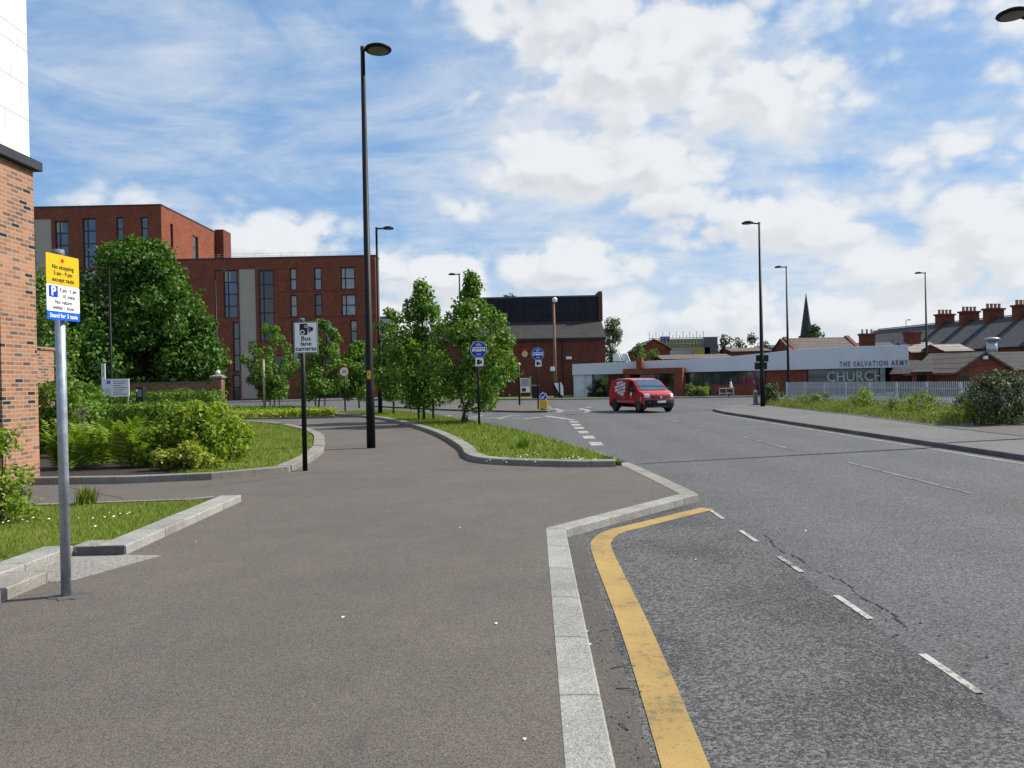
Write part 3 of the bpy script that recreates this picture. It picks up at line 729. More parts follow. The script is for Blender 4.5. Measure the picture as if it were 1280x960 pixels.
# lower lawn beside the taxi sign
struct('kerb_end_shade', MB().box(-4.36, -3.89, 7.642, 7.658, -.02, .088), 'darkstone')  # thin dark plate that paints in the shade on the kerb's end face
struct('kerb_corner', MB().box(-4.42, -4.192, 7.66, 7.96, -.02, .094), 'concrete')
strip('kerb_of_low_lawn', [(-3.885, 7.66), (-3.93, 11.05)], .30, -.03, .095, 'granite', chamfer=.012)
strip('kerb_set_back', [(-4.43, -3), (-4.405, 7.655)], .30, -.03, .102, 'granite', chamfer=.012)
strip('kerb_in_front', [(-4.02, -3), (-4.035, 6.62)], .365, -.03, .098, 'granite2', chamfer=.012)
strip('path_edging', [(-4.30, 10.98), (-4.6, 10.80), (-6.4, 10.62), (-16, 10.5)], .11, -.03, .098, 'granite2')
low_poly = [(-4.72, -3), (-4.70, 7.66), (-4.43, 7.94), (-4.20, 7.97), (-4.22, 10.7), (-6.4, 10.48), (-16, 10.38), (-16, -3)]
struct('low_lawn_soil', MB().prism(low_poly, -.05, .085), 'turf')
grass('low_lawn_grass', [(-4.72, 5.5), (-4.72, 7.7), (-4.42, 7.98), (-4.19, 8.0), (-4.23, 10.65), (-6.4, 10.46), (-9.5, 10.36), (-9.5, 5.5)], .085, 24000, .06, .0045, 'blade', 8)
struct('concrete_pad', MB().prism([(-4.40, 6.63), (-3.86, 6.63), (-3.50, 7.58), (-3.90, 7.65), (-4.40, 7.65)], -.02, .004), 'concrete')

gl_ = offset_line(K1[:3], -.19); strip('gutter', [(p.x, p.y) for p in gl_[:2]] + [(gl_[2].x, gl_[2].y - .02)], .185, None, -.0935, 'gutter')
rngg = random.Random(14); mb = MB()
for k in range(420):            # grit and leaf crumbs lying along the kerbs
    if k < 260: t = rngg.random() ** 1.5; x, y, z = .43 + .012 * t * 9 + abs(rngg.gauss(0, .07)), .8 + 7.6 * t, -.0905
    elif k < 330: t = rngg.random(); x, y, z = .62 + 2.0 * t + rngg.gauss(0, .03), 8.50 + 2.3 * t - abs(rngg.gauss(0, .05)) - .03, -.0905
    else: t = rngg.random(); x, y, z = -3.87 + abs(rngg.gauss(0, .06)), 7.7 + 3.2 * t, .005
    w_ = rngg.uniform(.003, .009); a = rngg.uniform(0, 3)
    mb.add([(x + w_ * math.cos(a + q) * rngg.uniform(.6, 1.2), y + w_ * math.sin(a + q) * rngg.uniform(.6, 1.2), z) for q in (0, 1.6, 3.1, 4.7)] + [(x, y, z + w_ * .8)], [(0, 1, 4), (1, 2, 4), (2, 3, 4), (3, 0, 4)])
tag(mb.build('kerb_grit', 'grit'), kind='stuff')
# pavement on the right
RK = [tuple(p) for p in [(70, 52), (26, 50)] + smooth_line([(17, 47.6), (13.6, 45.2), (11.5, 42.6), (10.35, 39.6), (9.95, 36)], 5) + [(9.9, 26), (9.9, 14), (9.9, -6)]]
strip('kerb_on_far_side', RK, .16, -.13, .006, 'darkkerb', chamfer=.015)
struct('pavement', MB().prism(inset(RK, .05) + [(70, -6)], -.13, 0), 'pave2')
strip('channel_line', [(9.6, -6), (9.62, 14), (9.62, 26), (9.66, 36)][::-1], -.16, None, -.0955, 'channel')
weed_poly = [(14.2, 45.2), (14.0, 40), (13.6, 30), (12.8, 22), (12.6, 12), (12.6, -6), (30, -6), (30, 44), (17.5, 46.8)]
struct('rough_soil', MB().prism(weed_poly, -.02, .012), 'gravel')

# far side of the junction
FAR = [(-90, 87.5), (-9, 86), (-4, 76), (1.5, 69.5), (9, 66), (20, 63.5), (34, 59), (80, 57)]
strip('kerb_across_junction', FAR, .16, -.13, .006, 'granite2')
struct('far_pavement', MB().prism(inset(FAR, .05) + [(80, 170), (-90, 170)], -.13, 0), 'pave2')
struct('hall_verge', MB().prism([(-7, 81.7), (-5.2, 78.5), (-2, 74.2), (2.3, 71.2), (8.4, 69.2), (8.3, 74), (4, 81.7)], -.02, .014), 'turf2')
ISL = [(-11, 59.5), (-9.6, 57), (-4, 47.6), (.87, 42.0), (1.9, 41.9), (2.35, 43), (2.3, 54), (-2.5, 58.5), (-9.4, 61)]
struct('traffic_island', MB().prism(ISL, -.13, 0), 'footway')
strip('kerb_of_island', ISL + ISL[:1], .15, -.13, .005, 'granite2')

# ------------------------------------------------------------------ painted markings
def bar(mb, p, q, wd, z=-.094):
    p, q = Vector(p), Vector(q); t = (q - p).normalized(); n_ = Vector((-t.y, t.x)) * wd / 2
    mb.quad((*(p - n_), z), (*(q - n_), z), (*(q + n_), z), (*(p + n_), z))
mk = MB()
for y0 in (1.6, 2.95, 4.18, 5.48, 6.82, 8.12, 9.46): bar(mk, (2.455 + y0 * .011, y0 - .02), (2.455 + (y0 + .6) * .011, y0 + .58), .052, -.0925)
for x, y in ((2.24, 20.9), (2.28, 23.3), (2.33, 25.6), (2.38, 27.8), (2.45, 29.9), (2.53, 32.1)): bar(mk, (x, y - .55), (x + .02, y + .55), .34)
mk.quad((1.5, 37.6, -.094), (2.55, 33.6, -.094), (2.75, 33.8, -.094), (1.75, 37.9, -.094))
for a, b_ in (((2.45, 42), (2.9, 44)), ((2.9, 44), (2.6, 47)), ((3.9, 41), (4.3, 43)), ((4.3, 43), (4.1, 46.5)), ((4.5, 47.5), (5.0, 49)), ((2.55, 44.2), (4.0, 44.2))): bar(mk, a, b_, .28)
for k, (x, y) in enumerate([(-3.0, 37.5), (-2.4, 36.4), (-1.9, 38.6), (-1.3, 37.0), (-.7, 35.8), (-.5, 38.0), (.1, 36.6), (.5, 35.3), (-3.6, 39)]):
    bar(mk, (x, y), (x + (.9 if k % 2 else .35), y + (1.5 if k % 3 else .2)), .22)
for x0 in range(-60, -6, 6): bar(mk, (x0, 70.3), (x0 + 4, 70.3), .16)
struct('road_markings', mk, 'white_line')
mk = MB()
for y0, y1 in ((-2, 1.8), (4.5, 8.5), (11.0, 15.3), (17.9, 22.2), (24.3, 28), (30.5, 34)): bar(mk, (6.55, y0), (6.62, y1), .10)
struct('lane_markings', mk, 'faded_line')
yl = [(.60, .5)] + [tuple(p) for p in smooth_line([(.66, 2.0), (.745, 3.45), (.83, 5.4), (.88, 7.75), (.95, 8.32), (1.12, 8.72), (1.45, 9.05), (2.53, 10.12)], 6)]
strip('yellow_line', [(p[0] + .105, p[1]) for p in yl], .215, None, -.0915, 'yellow_line')
mk = MB(); rngj = random.Random(9)
def joint(p, q, wd=.008, z=.0035):
    p, q = Vector(p), Vector(q); n_ = max(2, int((q - p).length / .25)); t = (q - p).normalized(); nn = Vector((-t.y, t.x)); prev = None
    for k in range(n_ + 1):
        c = p.lerp(q, k / n_) + nn * rngj.uniform(-.012, .012); w_ = wd * rngj.uniform(.5, 1.4)
        cur = ((*(c - nn * w_), z), (*(c + nn * w_), z))
        if prev: mk.quad(prev[0], cur[0], cur[1], prev[1])
        prev = cur
joint((-3.98, 14.5), (1.6, 14.28)); joint((-3.95, 14.3), (-5.2, 12.6)); joint((-7.6, 13.1), (-5.9, 11.6)); joint((-5.2, 20.6), (-1.5, 19.9), .006)
struct('tarmac_joints', mk, 'crack')
mk = MB(); rng0 = random.Random(4)
y = 5.2                                         # crumbling seam between the bay and the lane
while y < 8.4:
    x = 2.70 + .035 * math.sin(y * 2.3) + .03 * math.sin(y * 7.1) + rng0.uniform(-.012, .012); L = rng0.uniform(.03, .16); wd = rng0.uniform(.004, .014)
    mk.quad((x - wd, y, -.0945), (x + wd * rng0.uniform(.3, 1), y + L * .1, -.0945), (x + wd * rng0.uniform(.2, 1.2), y + L, -.0945), (x - wd * rng0.uniform(.2, 1), y + L * .9, -.0945))
    y += L * rng0.uniform(.7, 1.35)
for k in range(60):                            # plucked stones beside it
    x, y = 2.72 + rng0.gauss(0, .16), rng0.uniform(3.4, 9); wd = rng0.uniform(.006, .016)
    mk.quad(*[(x + wd * rng0.uniform(.5, 1.2) * math.cos(q), y + wd * rng0.uniform(.5, 1.2) * math.sin(q), -.0943) for q in (0, 1.3, 2.6, 3.9, 5.1)])
struct('road_seam', mk, 'crack')

# ================================================================== BUILDINGS
FX = lambda X0: (lambda a, d, z: Vector((X0 + d, a, z)))           # wall facing +X: a along Y
FY = lambda Y0: (lambda a, d, z: Vector((a, Y0 - d, z)))           # wall facing -Y: a along X, d outward
def wall_with_holes(F, a0, a1, z0, z1, holes, depth=.22):
    mb = MB(); A = sorted({a0, a1, *[h[0] for h in holes], *[h[1] for h in holes]}); Zs = sorted({z0, z1, *[h[2] for h in holes], *[h[3] for h in holes]})
    for i in range(len(A) - 1):
        for j in range(len(Zs) - 1):
            ca, cz = (A[i] + A[i + 1]) / 2, (Zs[j] + Zs[j + 1]) / 2
            if any(h[0] < ca < h[1] and h[2] < cz < h[3] for h in holes): continue
            mb.quad(F(A[i], 0, Zs[j]), F(A[i + 1], 0, Zs[j]), F(A[i + 1], 0, Zs[j + 1]), F(A[i], 0, Zs[j + 1]))
    for h in holes:
        c = [(h[0], h[2]), (h[1], h[2]), (h[1], h[3]), (h[0], h[3])]
        for k in range(4):
            p, q = c[k], c[(k + 1) % 4]
            mb.quad(F(p[0], 0, p[1]), F(q[0], 0, q[1]), F(q[0], -depth, q[1]), F(p[0], -depth, p[1]))
    return mb
blinds = random.Random(8)
def window(F, h, root, glass, cols=1, rows=2, ins=.10, fw=.07, split=None):
    a0, a1, z0, z1 = h; mb = MB(); d0, d1 = -ins - .08, -ins
    mb.fbox(F, a0, a0 + fw, d0, d1, z0, z1); mb.fbox(F, a1 - fw, a1, d0, d1, z0, z1)
    mb.fbox(F, a0 + fw, a1 - fw, d0, d1, z0, z0 + fw); mb.fbox(F, a0 + fw, a1 - fw, d0, d1, z1 - fw, z1)
    for c in range(1, cols):
        a = a0 + (a1 - a0) * (split if (split and cols == 2) else c / cols); mb.fbox(F, a - fw / 2, a + fw / 2, d0, d1 - .004, z0 + fw, z1 - fw)
    for r in range(1, rows):
        z = z0 + (z1 - z0) * r / rows; mb.fbox(F, a0 + fw, a1 - fw, d0, d1 - .008, z - fw / 2, z + fw / 2)
    f = mb.build('window', 'frame', root)
    MB().quad(F(a0 + .02, d0 + .03, z0 + .02), F(a1 - .02, d0 + .03, z0 + .02), F(a1 - .02, d0 + .03, z1 - .02), F(a0 + .02, d0 + .03, z1 - .02)).build('pane', glass, f)
    if blinds.random() < .4 and glass in ('glass_pale', 'glass_sky_tint', 'glass_teal'):
        k = blinds.uniform(.2, .55); MB().quad(F(a0 + .03, d0 + .034, z1 - (z1 - z0) / rows * k * 2), F(a0 + (a1 - a0) / cols - .02, d0 + .034, z1 - (z1 - z0) / rows * k * 2), F(a0 + (a1 - a0) / cols - .02, d0 + .034, z1 - .03), F(a0 + .03, d0 + .034, z1 - .03)).build('blind', 'tan', f)
    return f

# --- brick corner building on the left
bx, by0, by1 = -8.57, 12.92, 13.9
zc0, zc1 = 5.62, 5.80
r = empty('corner_building', (bx, by0, 0), 'brick corner building with white stone cladding above a dark ledge', 'building')
MB().box(bx - 9, bx, by0, by1, 0, zc0).build('wall', 'brick_near', r)
MB().box(bx - 9.1, bx + .12, by0 - .12, by1 + .10, zc0 + .01, zc1).build('ledge', 'coping', r, bevel=.01)
MB().box(bx - 9, bx - .03, by0, by1 - .04, zc1 + .005, 14).build('cladding', 'render_white', r)
g = MB()
zs = [5.8]; rr = random.Random(3)
hh = [.72, .62, .62, .30, .75, .50, .72, .45, .8, .3, .7, .62, .7, .5]
for q in hh: zs.append(zs[-1] + q)
for z in zs[1:]: g.box(bx - .0305, bx - .027, by0, by1 - .04, z - .006, z + .006)
for i in range(len(zs) - 1):
    for yy in ((by0 + .30 + .37 * (i % 2) + .08 * (i % 3)),): g.box(bx - .0305, bx - .027, yy - .005, yy + .005, zs[i] + .006, zs[i + 1] - .006)
g.build('panel_joints', 'groove', r)

# --- garden wall behind it
r = empty('garden_wall', (-12.2, 18, 0), 'tall orange brick garden wall behind the corner building', 'wall')
MB().box(-12.45, -12.2, 16.5, 20.5, 0, 2.72).build('wall', 'brick_near', r)
MB().box(-12.48, -12.17, 16.47, 20.53, 2.722, 2.80).build('coping', 'brick_near', r)

# --- apartment block
Y1 = 96.0
def DX(px): return (D(px, 400, Y1).x)
def A1(zx0, zx1, zy0, zy1):       # rectangle measured on an enlarged crop (220,240)-(500,520)
    q = [D(220 + zx * .29167, 240 + zy * .29167, Y1) for zx, zy in ((zx0, zy0), (zx1, zy1))]
    return (round(q[0].x, 2), round(q[1].x, 2), round(q[1].z, 2), round(q[0].z, 2))
def A0(zx0, zx1, zy0, zy1):
    q = [D(zx * .25, 240 + zy * .25, Y1) for zx, zy in ((zx0, zy0), (zx1, zy1))]
    return (round(q[0].x, 2), round(q[1].x, 2), round(q[1].z, 2), round(q[0].z, 2))
xL, xM, xR = -62.0, -43.1, -16.75
zT1, zT0 = D(350, 322.5, Y1).z, D(120, 259.5, Y1).z
bl = empty('apartment_block', ((xM + xR) / 2, Y1, 0), 'red brick apartment block with tall narrow windows and a beige panel', 'building')
F = FY(Y1)
wins = [(A1(202, 266, 335, 540), 'glass_sky_tint', 2, 4), (A1(352, 424, 335, 640), 'glass_dark', 2, 5), (A1(242, 276, 558, 770), 'glass_teal', 1, 3), (A1(242, 276, 785, 890), 'glass_dark', 1, 2),
        (A1(487, 518, 326, 421), 'glass_pale', 1, 2), (A1(489, 521, 441, 536), 'glass_pale', 1, 2), (A1(591, 625, 324, 420), 'glass_pale', 1, 2), (A1(594, 627, 438, 532), 'glass_teal', 1, 2),
        (A1(704, 768, 322, 417), 'glass_pale', 2, 2), (A1(708, 772, 439, 530), 'glass_pale', 2, 2), (A1(493, 524, 552, 650), 'glass_dark', 1, 2), (A1(641, 673, 551, 645), 'glass_pale', 1, 2), (A1(746, 779, 549, 643), 'glass_pale', 1, 2),
        (A1(497, 528, 668, 765), 'glass_pale', 1, 2), (A1(645, 677, 662, 758), 'glass_teal', 1, 2), (A1(750, 783, 662, 758), 'glass_pale', 1, 2),
        (A1(560, 700, 790, 878), 'glass_dark', 4, 1), (A1(735, 790, 780, 878), 'glass_teal', 2, 1), (A1(395, 470, 700, 878), 'glass_dark', 2, 2)]
holes = [q[0] for q in wins]; pn = A1(268, 350, 330, 885)
wall_with_holes(F, xM + .2, xR, 0, zT1, holes + [pn], .25).build('wall', 'brick_flat', bl)
MB().box(xR - .02, xR, Y1 + .001, Y1 + 2.6, 0, zT1).box(xR - 3.2, xR - .021, Y1 + 2.4, Y1 + 2.6, 0, zT1 - .002).box(xR - 3.2, xR - 3.0, Y1 + 2.601, Y1 + 14, 0, zT1 - .002).build('side_wall', 'brick_flat', bl)
MB().prism([(xM + .2, Y1 + .02), (xR - .03, Y1 + .02), (xR - .03, Y1 + 2.4), (xR - 3.2, Y1 + 2.4), (xR - 3.2, Y1 + 14), (xM + .2, Y1 + 14)], zT1 - .6, zT1 - .5).build('roof', 'lead', bl)
MB().fbox(F, xM + .2, xR + .08, -.4, .05, zT1 + .003, zT1 + .16).fbox(F, xR - .3, xR + .08, -2.6, -.4, zT1 + .003, zT1 + .16).build('coping', 'coping', bl)
MB().fbox(F, pn[0], pn[1], -.5, -.08, pn[2], pn[3]).build('beige_panel', 'tan', bl)
for h, gl, c, rw in wins: window(F, h, bl, gl, c, rw, .14, .13, split=.32)
g = MB(); bw = MB()
for z in (D(350, 240 + 428 * .29167, Y1).z, D(350, 240 + 540 * .29167, Y1).z, D(350, 240 + 652 * .29167, Y1).z): bw.fbox(F, pn[1] + 3, xR - .02, .001, .02, z - .06, z + .06)
bw.build('string_course', 'brick_far', bl)
for k in range(15):
    x = xM + 5 + k * 1.55; g.tube([(x, Y1 + .8, zT1 - .45), (x, Y1 + .8, zT1 + .75)], .018, 5)
for z in (zT1 + .45, zT1 + .75): g.tube([(xM + 5, Y1 + .8, z), (xM + 5 + 14 * 1.55, Y1 + .8, z)], .015, 5)
g.build('roof_rail', 'steel', bl)
tb = empty('apartment_tower', ((xL + xM) / 2, Y1, 0), 'taller red brick apartment tower rising behind the big round tree', 'building')
F = FY(Y1 - .5)
wins = [(A0(150, 178, 148, 350), 'glass_sky_tint', 1, 4), (A0(286, 357, 150, 330), 'glass_sky_tint', 2, 3), (A0(423, 497, 136, 385), 'glass_sky_tint', 2, 4), (A0(591, 628, 130, 246), 'glass_sky_tint', 1, 2), (A0(713, 751, 128, 242), 'glass_sky_tint', 1, 2),
        (A0(591, 628, 262, 378), 'glass_sky_tint', 1, 2), (A0(713, 751, 260, 375), 'glass_sky_tint', 1, 2), (A0(423, 497, 400, 640), 'glass_sky_tint', 2, 4), (A0(591, 628, 394, 510), 'glass_sky_tint', 1, 2), (A0(286, 357, 350, 620), 'glass_sky_tint', 2, 5)]
pn = A0(182, 284, 140, 900)
wall_with_holes(F, xL, xM, 0, zT0, [q[0] for q in wins] + [pn], .25).build('wall', 'brick_flat', tb)
MB().fbox(F, pn[0], pn[1], -.5, -.08, pn[2], pn[3]).build('beige_panel', 'tan', tb)
for h, gl, c, rw in wins: window(F, h, tb, gl, c, rw, .14, .13, split=.34)
FS = FX(xM); yb = Y1 + 16.8
def side_rect(px0, px1, zlo, zhi):        # ys where the receding wall meets these pixel columns
    ys = []
    for px in (px0, px1):
        d = ray(px, 300); t = xM / d.x; ys.append(d.y * t)
    return (ys[0], ys[1], zlo, zhi)
sh_ = [side_rect(213.2, 216.5, zT0 - 4.9, zT0 - 1.7), side_rect(240.8, 247.5, zT0 - 5.1, zT0 - 1.9), side_rect(268.2, 272, zT0 - 4.0, zT0 - 1.8)]
wall_with_holes(FS, Y1 - .5, yb, 0, zT0, sh_, .25).build('side_wall', 'brick_flat', tb)
for h in sh_: window(FS, h, tb, 'glass_dark', 1, 2, .14, .09)
MB().box(xM, xM + 1.25, yb, yb + 3, 0, zT0 + .4).build('stair_tower', 'brick_far', tb)
MB().box(xL, xM - .01, Y1 - .4, yb, zT0 - .6, zT0 - .5).build('roof', 'lead', tb)
MB().fbox(F, xL, xM + .06, -.4, .06, zT0 + .003, zT0 + .16).box(xM - .4, xM + .06, Y1 - .1, yb, zT0 + .003, zT0 + .16).build('coping', 'coping', tb)

# --- pillar, dark boundary wall
p = G(273.5, 515.5)
r = empty('gate_pillar', (p.x, p.y, 0), 'square brick gate pillar with a stone cap and a white globe lamp', 'pillar')
MB().box(p.x - .31, p.x + .31, p.y - .31, p.y + .31, 0, 2.26).build('shaft', 'brick_wall', r)
MB().add([(p.x + sx * .40, p.y + sy * .40, z) for z in (2.262, 2.38) for sx, sy in ((-1, -1), (1, -1), (1, 1), (-1, 1))] + [(p.x, p.y, 2.56)],
         [(3, 2, 1, 0), (0, 1, 5, 4), (1, 2, 6, 5), (2, 3, 7, 6), (3, 0, 4, 7), (4, 5, 8), (5, 6, 8), (6, 7, 8), (7, 4, 8)]).build('cap', 'concrete', r)
MB().lathe([(.05, 2.46), (.06, 2.50), (.12, 2.54), (.15, 2.63), (.12, 2.73), (.04, 2.77)], (p.x, p.y, 0), 14).build('globe', 'white', r, True)
r = empty('boundary_wall', (p.x - 10, p.y + .2, 0), 'long dark brick boundary wall in the shade of the big round tree', 'wall')
MB().box(p.x - 26, p.x - .33, p.y + .05, p.y + .30, 0, 1.98).build('wall', 'brick_wall', r)
MB().box(p.x - 26, p.x - .33, p.y + .02, p.y + .33, 1.982, 2.08).build('coping', 'darkstone', r)

# --- brick hall with the tiled roof
YH = 82.0; F = FY(YH); rng1 = random.Random(7)
hx0, hx1 = -9.0, D(757, 460, YH).x
ze = D(690, 423.5, YH).z; YC = 86.5; zr = D(690, 401.5, YC).z; zt = D(690, 373.0, YC).z + .1
hl = empty('brick_hall', (.5, YH, 0), 'dark red brick hall with a tiled skirt roof and black glazed upper storey', 'building')
dr = (D(619.5, 480, YH).x, D(626.5, 480, YH).x, .05, D(620, 474, YH).z)
wn = [(D(690.5, 480, YH).x, D(695, 480, YH).x, .7, 2.3)]
wall_with_holes(F, hx0, hx1, 0, ze, [dr] + wn, .2).build('wall', 'brick_far', hl)
MB().box(hx1 - .01, hx1, YH, YH + 18, 0, ze).build('side_wall', 'brick_far', hl)
dd = window(F, dr, hl, 'glass_green', 1, 1, .1, .08); dd.name = 'door'
window(F, wn[0], hl, 'glass_dark', 1, 2, .1, .06)
xr_top = D(751.5, 402, YC).x; xl_top = hx0 + .6
mb = MB(); mb.quad((hx0 - .3, YH - .35, ze + .02), (hx1 + .08, YH - .35, ze + .02), (xr_top, YC, zr), (xl_top, YC, zr))
mb.quad((hx1 + .08, YH - .35, ze + .02), (hx1 + .08, YH + 18, ze + .02), (xr_top, YH + 14, zr), (xr_top, YC, zr))
mb.quad((hx0 - .3, YH - .35, ze), (hx0 - .3, YH + 10, ze), (hx1 + .06, YH + 10, ze), (hx1 + .06, YH - .35, ze)); mb.build('tiled_roof', 'tile_dark', hl)
MB().box(hx0 - .3, hx1 + .1, YH - .40, YH - .352, ze - .16, ze + .06).build('gutter', 'frame', hl)
xc0, xc1 = D(600, 390, YC).x, D(747.8, 390, YC).x
MB().box(xc0, xc1, YC + .02, YC + 9, zr - .1, zt).build('upper_storey', 'clad_dark', hl)
MB().box(xc0 - .15, xc1, YC - .12, YC + 9, zt + .003, zt + .17).build('upper_roof', 'lead', hl)
MB().box(xc1 + .005, xc1 + .45, YC - .35, YC + 9.4, zr - .1, zt + .55).build('end_fin', 'brick_far', hl)
g = MB()
for k in range(19):
    x = xc0 + .3 + k * (xc1 - xc0 - .6) / 18; g.box(x - .035, x + .035, YC - .04, YC + .018, zr + .15, zt - .12)
for z in (zr + .18, zr + (zt - zr) * .42, zt - .15): g.box(xc0 + .3, xc1 - .3, YC - .02, YC + .016, z - .04, z + .04)
g.build('glazing_bars', 'frame', hl)
MB().box(xc0 + .35, xc1 - .3, YC - .008, YC + .012, zr + .2, zt - .16).build('glazing', 'clad_dark', hl)
MB().box(xr_top - .25, xr_top + .02, YC - .1, YC + 6, zr - .02, zr + .1).build('ridge', 'lead', hl)
MB().fbox(F, D(711, 452, YH).x - .3, D(711, 452, YH).x + .3, .005, .2, 3.85, 4.15).build('floodlight', 'white', hl, bevel=.02)
MB().fbox(F, D(637, 477, YH).x - .15, D(637, 477, YH).x + .15, .005, .15, 1.55, 1.8).build('wall_lamp', 'white', hl, bevel=.02)

g = MB()
for px in (608, 703):
    q = D(px, 450, YH); MB().tube([(q.x, YH - .09, .05), (q.x, YH - .09, ze - .1)], .06, 8).build('downpipe', 'frame', hl)
# crest on the hall wall
cx_, cz_ = D(656, 441.5, YH).x, D(656, 441.5, YH).z
r = empty('wall_crest', (cx_, YH, cz_), 'round gold and white crest with a crown on the dark brick hall', 'crest')
T = frame2((cx_, YH - .03, cz_), (1, 0, 0), (0, 0, 1), (0, -1, 0))
MB().plate(circle_pts(0, -.08, .33, 24, 1.05), T, 0, .05).build('shield', 'gold', r)
MB().plate([(-.24, .28), (.24, .28), (.30, .52), (.14, .40), (0, .56), (-.14, .40), (-.30, .52)], T, .001, .05).build('crown', 'red_dot', r)
g = MB()
for k in range(10):
    a = math.pi * 2 * k / 10; c_, s_ = math.cos(a), math.sin(a); g.plate([(c_ * .17 - s_ * .03, s_ * .17 - .08 + c_ * .03), (c_ * .17 + s_ * .03, s_ * .17 - .08 - c_ * .03), (c_ * .3, s_ * .3 - .08)], T, .052, .07)
g.plate(circle_pts(0, -.08, .07, 12), T, .052, .075); g.build('rays', 'white', r)
text_mesh('monogram', 'S', .22, lambda x, y, d: T(x, y - .08, d), 'red_dot', r, d=.08, depth=.01)

# --- long white church building
A = (D(716.5, 460, 74).x, 74.0); B = (D(1135.5, 450, 63).x, 63.0)
u = Vector((B[0] - A[0], B[1] - A[1], 0)); LEN = u.length; u.normalize(); nrm = Vector((u.y, -u.x, 0))
ang = math.atan2(u.y, u.x)
FC = lambda a, d, z: Vector((A[0], A[1], 0)) + u * a + nrm * d + Vector((0, 0, z))
def S(px, py=470): return VPL(px, py, A, u)[0]
def H(px, py): return VPL(px, py, A, u)[1]
ch = empty('church_building', (A[0], A[1], 0), 'long low white fascia church building with a brick porch and glazed front', 'building', rz=ang)
tops = [(717, 455.5), (800, 451.8), (880, 448.2), (920, 445), (962, 441), (1000, 436.3), (1060, 433.4), (1135.5, 431.2)]
tp = [(S(a), H(a, b)) for a, b in tops]; zb = H(900, 464.4)
TC = lambda x, z, d=0.0: FC(x, d, z)
MB().plate([(0, zb)] + [(LEN, zb)] + tp[::-1][0:] , TC, -1.2, .35).build('fascia', 'church_white', ch, bevel=.015)
MB().fbox(FC, S(717), S(740), -.9, .10, 0, zb - .01).build('white_wall', 'white_panel', ch)
MB().fbox(FC, S(740), S(1107), -6, -1.22, 0, zb + .2).build('back_wall', 'frame', ch)
MB().fbox(FC, .2, LEN - .2, -10, -1.25, zb + .75, zb + .85).build('flat_roof', 'lead', ch)
MB().fbox(FC, S(740.3), S(760), -.4, -.34, .05, zb - .01).build('window', 'glass_pale', ch)
def pane(a, b, z0, z1, m, nm='window', d=-.3, cols=3):
    f = MB(); fw = .05
    for k in range(cols + 1):
        x = a + (b - a) * k / cols; f.fbox(FC, x - fw / 2, x + fw / 2, d - .04, d + .04, z0, z1)
    f.fbox(FC, a, b, d - .035, d + .035, z0, z0 + fw); f.fbox(FC, a, b, d - .035, d + .035, z1 - fw, z1)
    o = f.build(nm, 'frame', ch); MB().fbox(FC, a + .01, b - .01, d - .012, d + .002, z0 + .01, z1 - .01).build('pane', m, o); return o
MB().fbox(FC, S(760), S(787), -.6, -.05, 0, zb - .01).build('brick_bay', 'brick_far', ch)
# porch
MB().fbox(FC, S(785), S(858), -.1, 1.9, H(820, 467.5), H(820, 460.5)).build('porch_roof', 'brick_flat', ch)
for pa, pb2 in ((847.5, 857.5), (787, 793)): MB().fbox(FC, S(pa), S(pb2), -.1, 1.85, 0, H(820, 467.5) - .003).build('porch_pier', 'brick_flat', ch)
MB().fbox(FC, S(798.8), S(805.6), .38, 1.0, H(802, 460.5) + .004, H(802, 447.5)).build('chimney', 'brick_flat', ch)
pane(S(794), S(847), .02, H(820, 467.5), 'glass_dark', 'door', -.2, 4)
pane(S(858), S(955), .02, zb - .01, 'glass_teal', 'window', -.25, 9)
MB().fbox(FC, S(921), S(955), -.8, -.72, 1.15, zb - .05).build('blind', 'purple', ch)
MB().fbox(FC, S(957), S(1009), -.5, .02, 0, zb - .01).build('brick_bay', 'brick_flat', ch)
pane(S(1010), S(1099), .02, zb - .01, 'glass_teal', 'window', -.15, 3)
MB().fbox(FC, S(1100), S(1106.5), -.5, .06, 0, zb - .01).build('jamb', 'glass_green', ch)
MB().fbox(FC, S(890), S(946), .6, .85, 0, .95).build('low_wall', 'brick_flat', ch)
for a, b in ((757, 768), (768.6, 779)):
    MB().plate([(S(a), H(a, 451)), (S(b), H(b, 451)), (S(b - 4), H(b, 441)), (S(a), H(a, 441))], TC, -3.0, -2.85).build('rooflight', 'white_panel', ch)
T = lambda x, y, d: FC(S(1091.5) + x, .355 + d, H(1091, 454.6) + y)
text_mesh('lettering', 'THE SALVATION ARMY', .62, T, 'lettergrey', ch, depth=.04, d=.022, bold=.006, space=1.32, width=S(1133.5) - S(1048.5))
T = lambda x, y, d: FC(S(1068.5) + x, -.10 + d, H(1066, 471) + y)
text_mesh('window_lettering', 'CHURCH', 1.2, T, 'letterpale', ch, depth=.03, d=.018, width=S(1103.5) - S(1033.5))

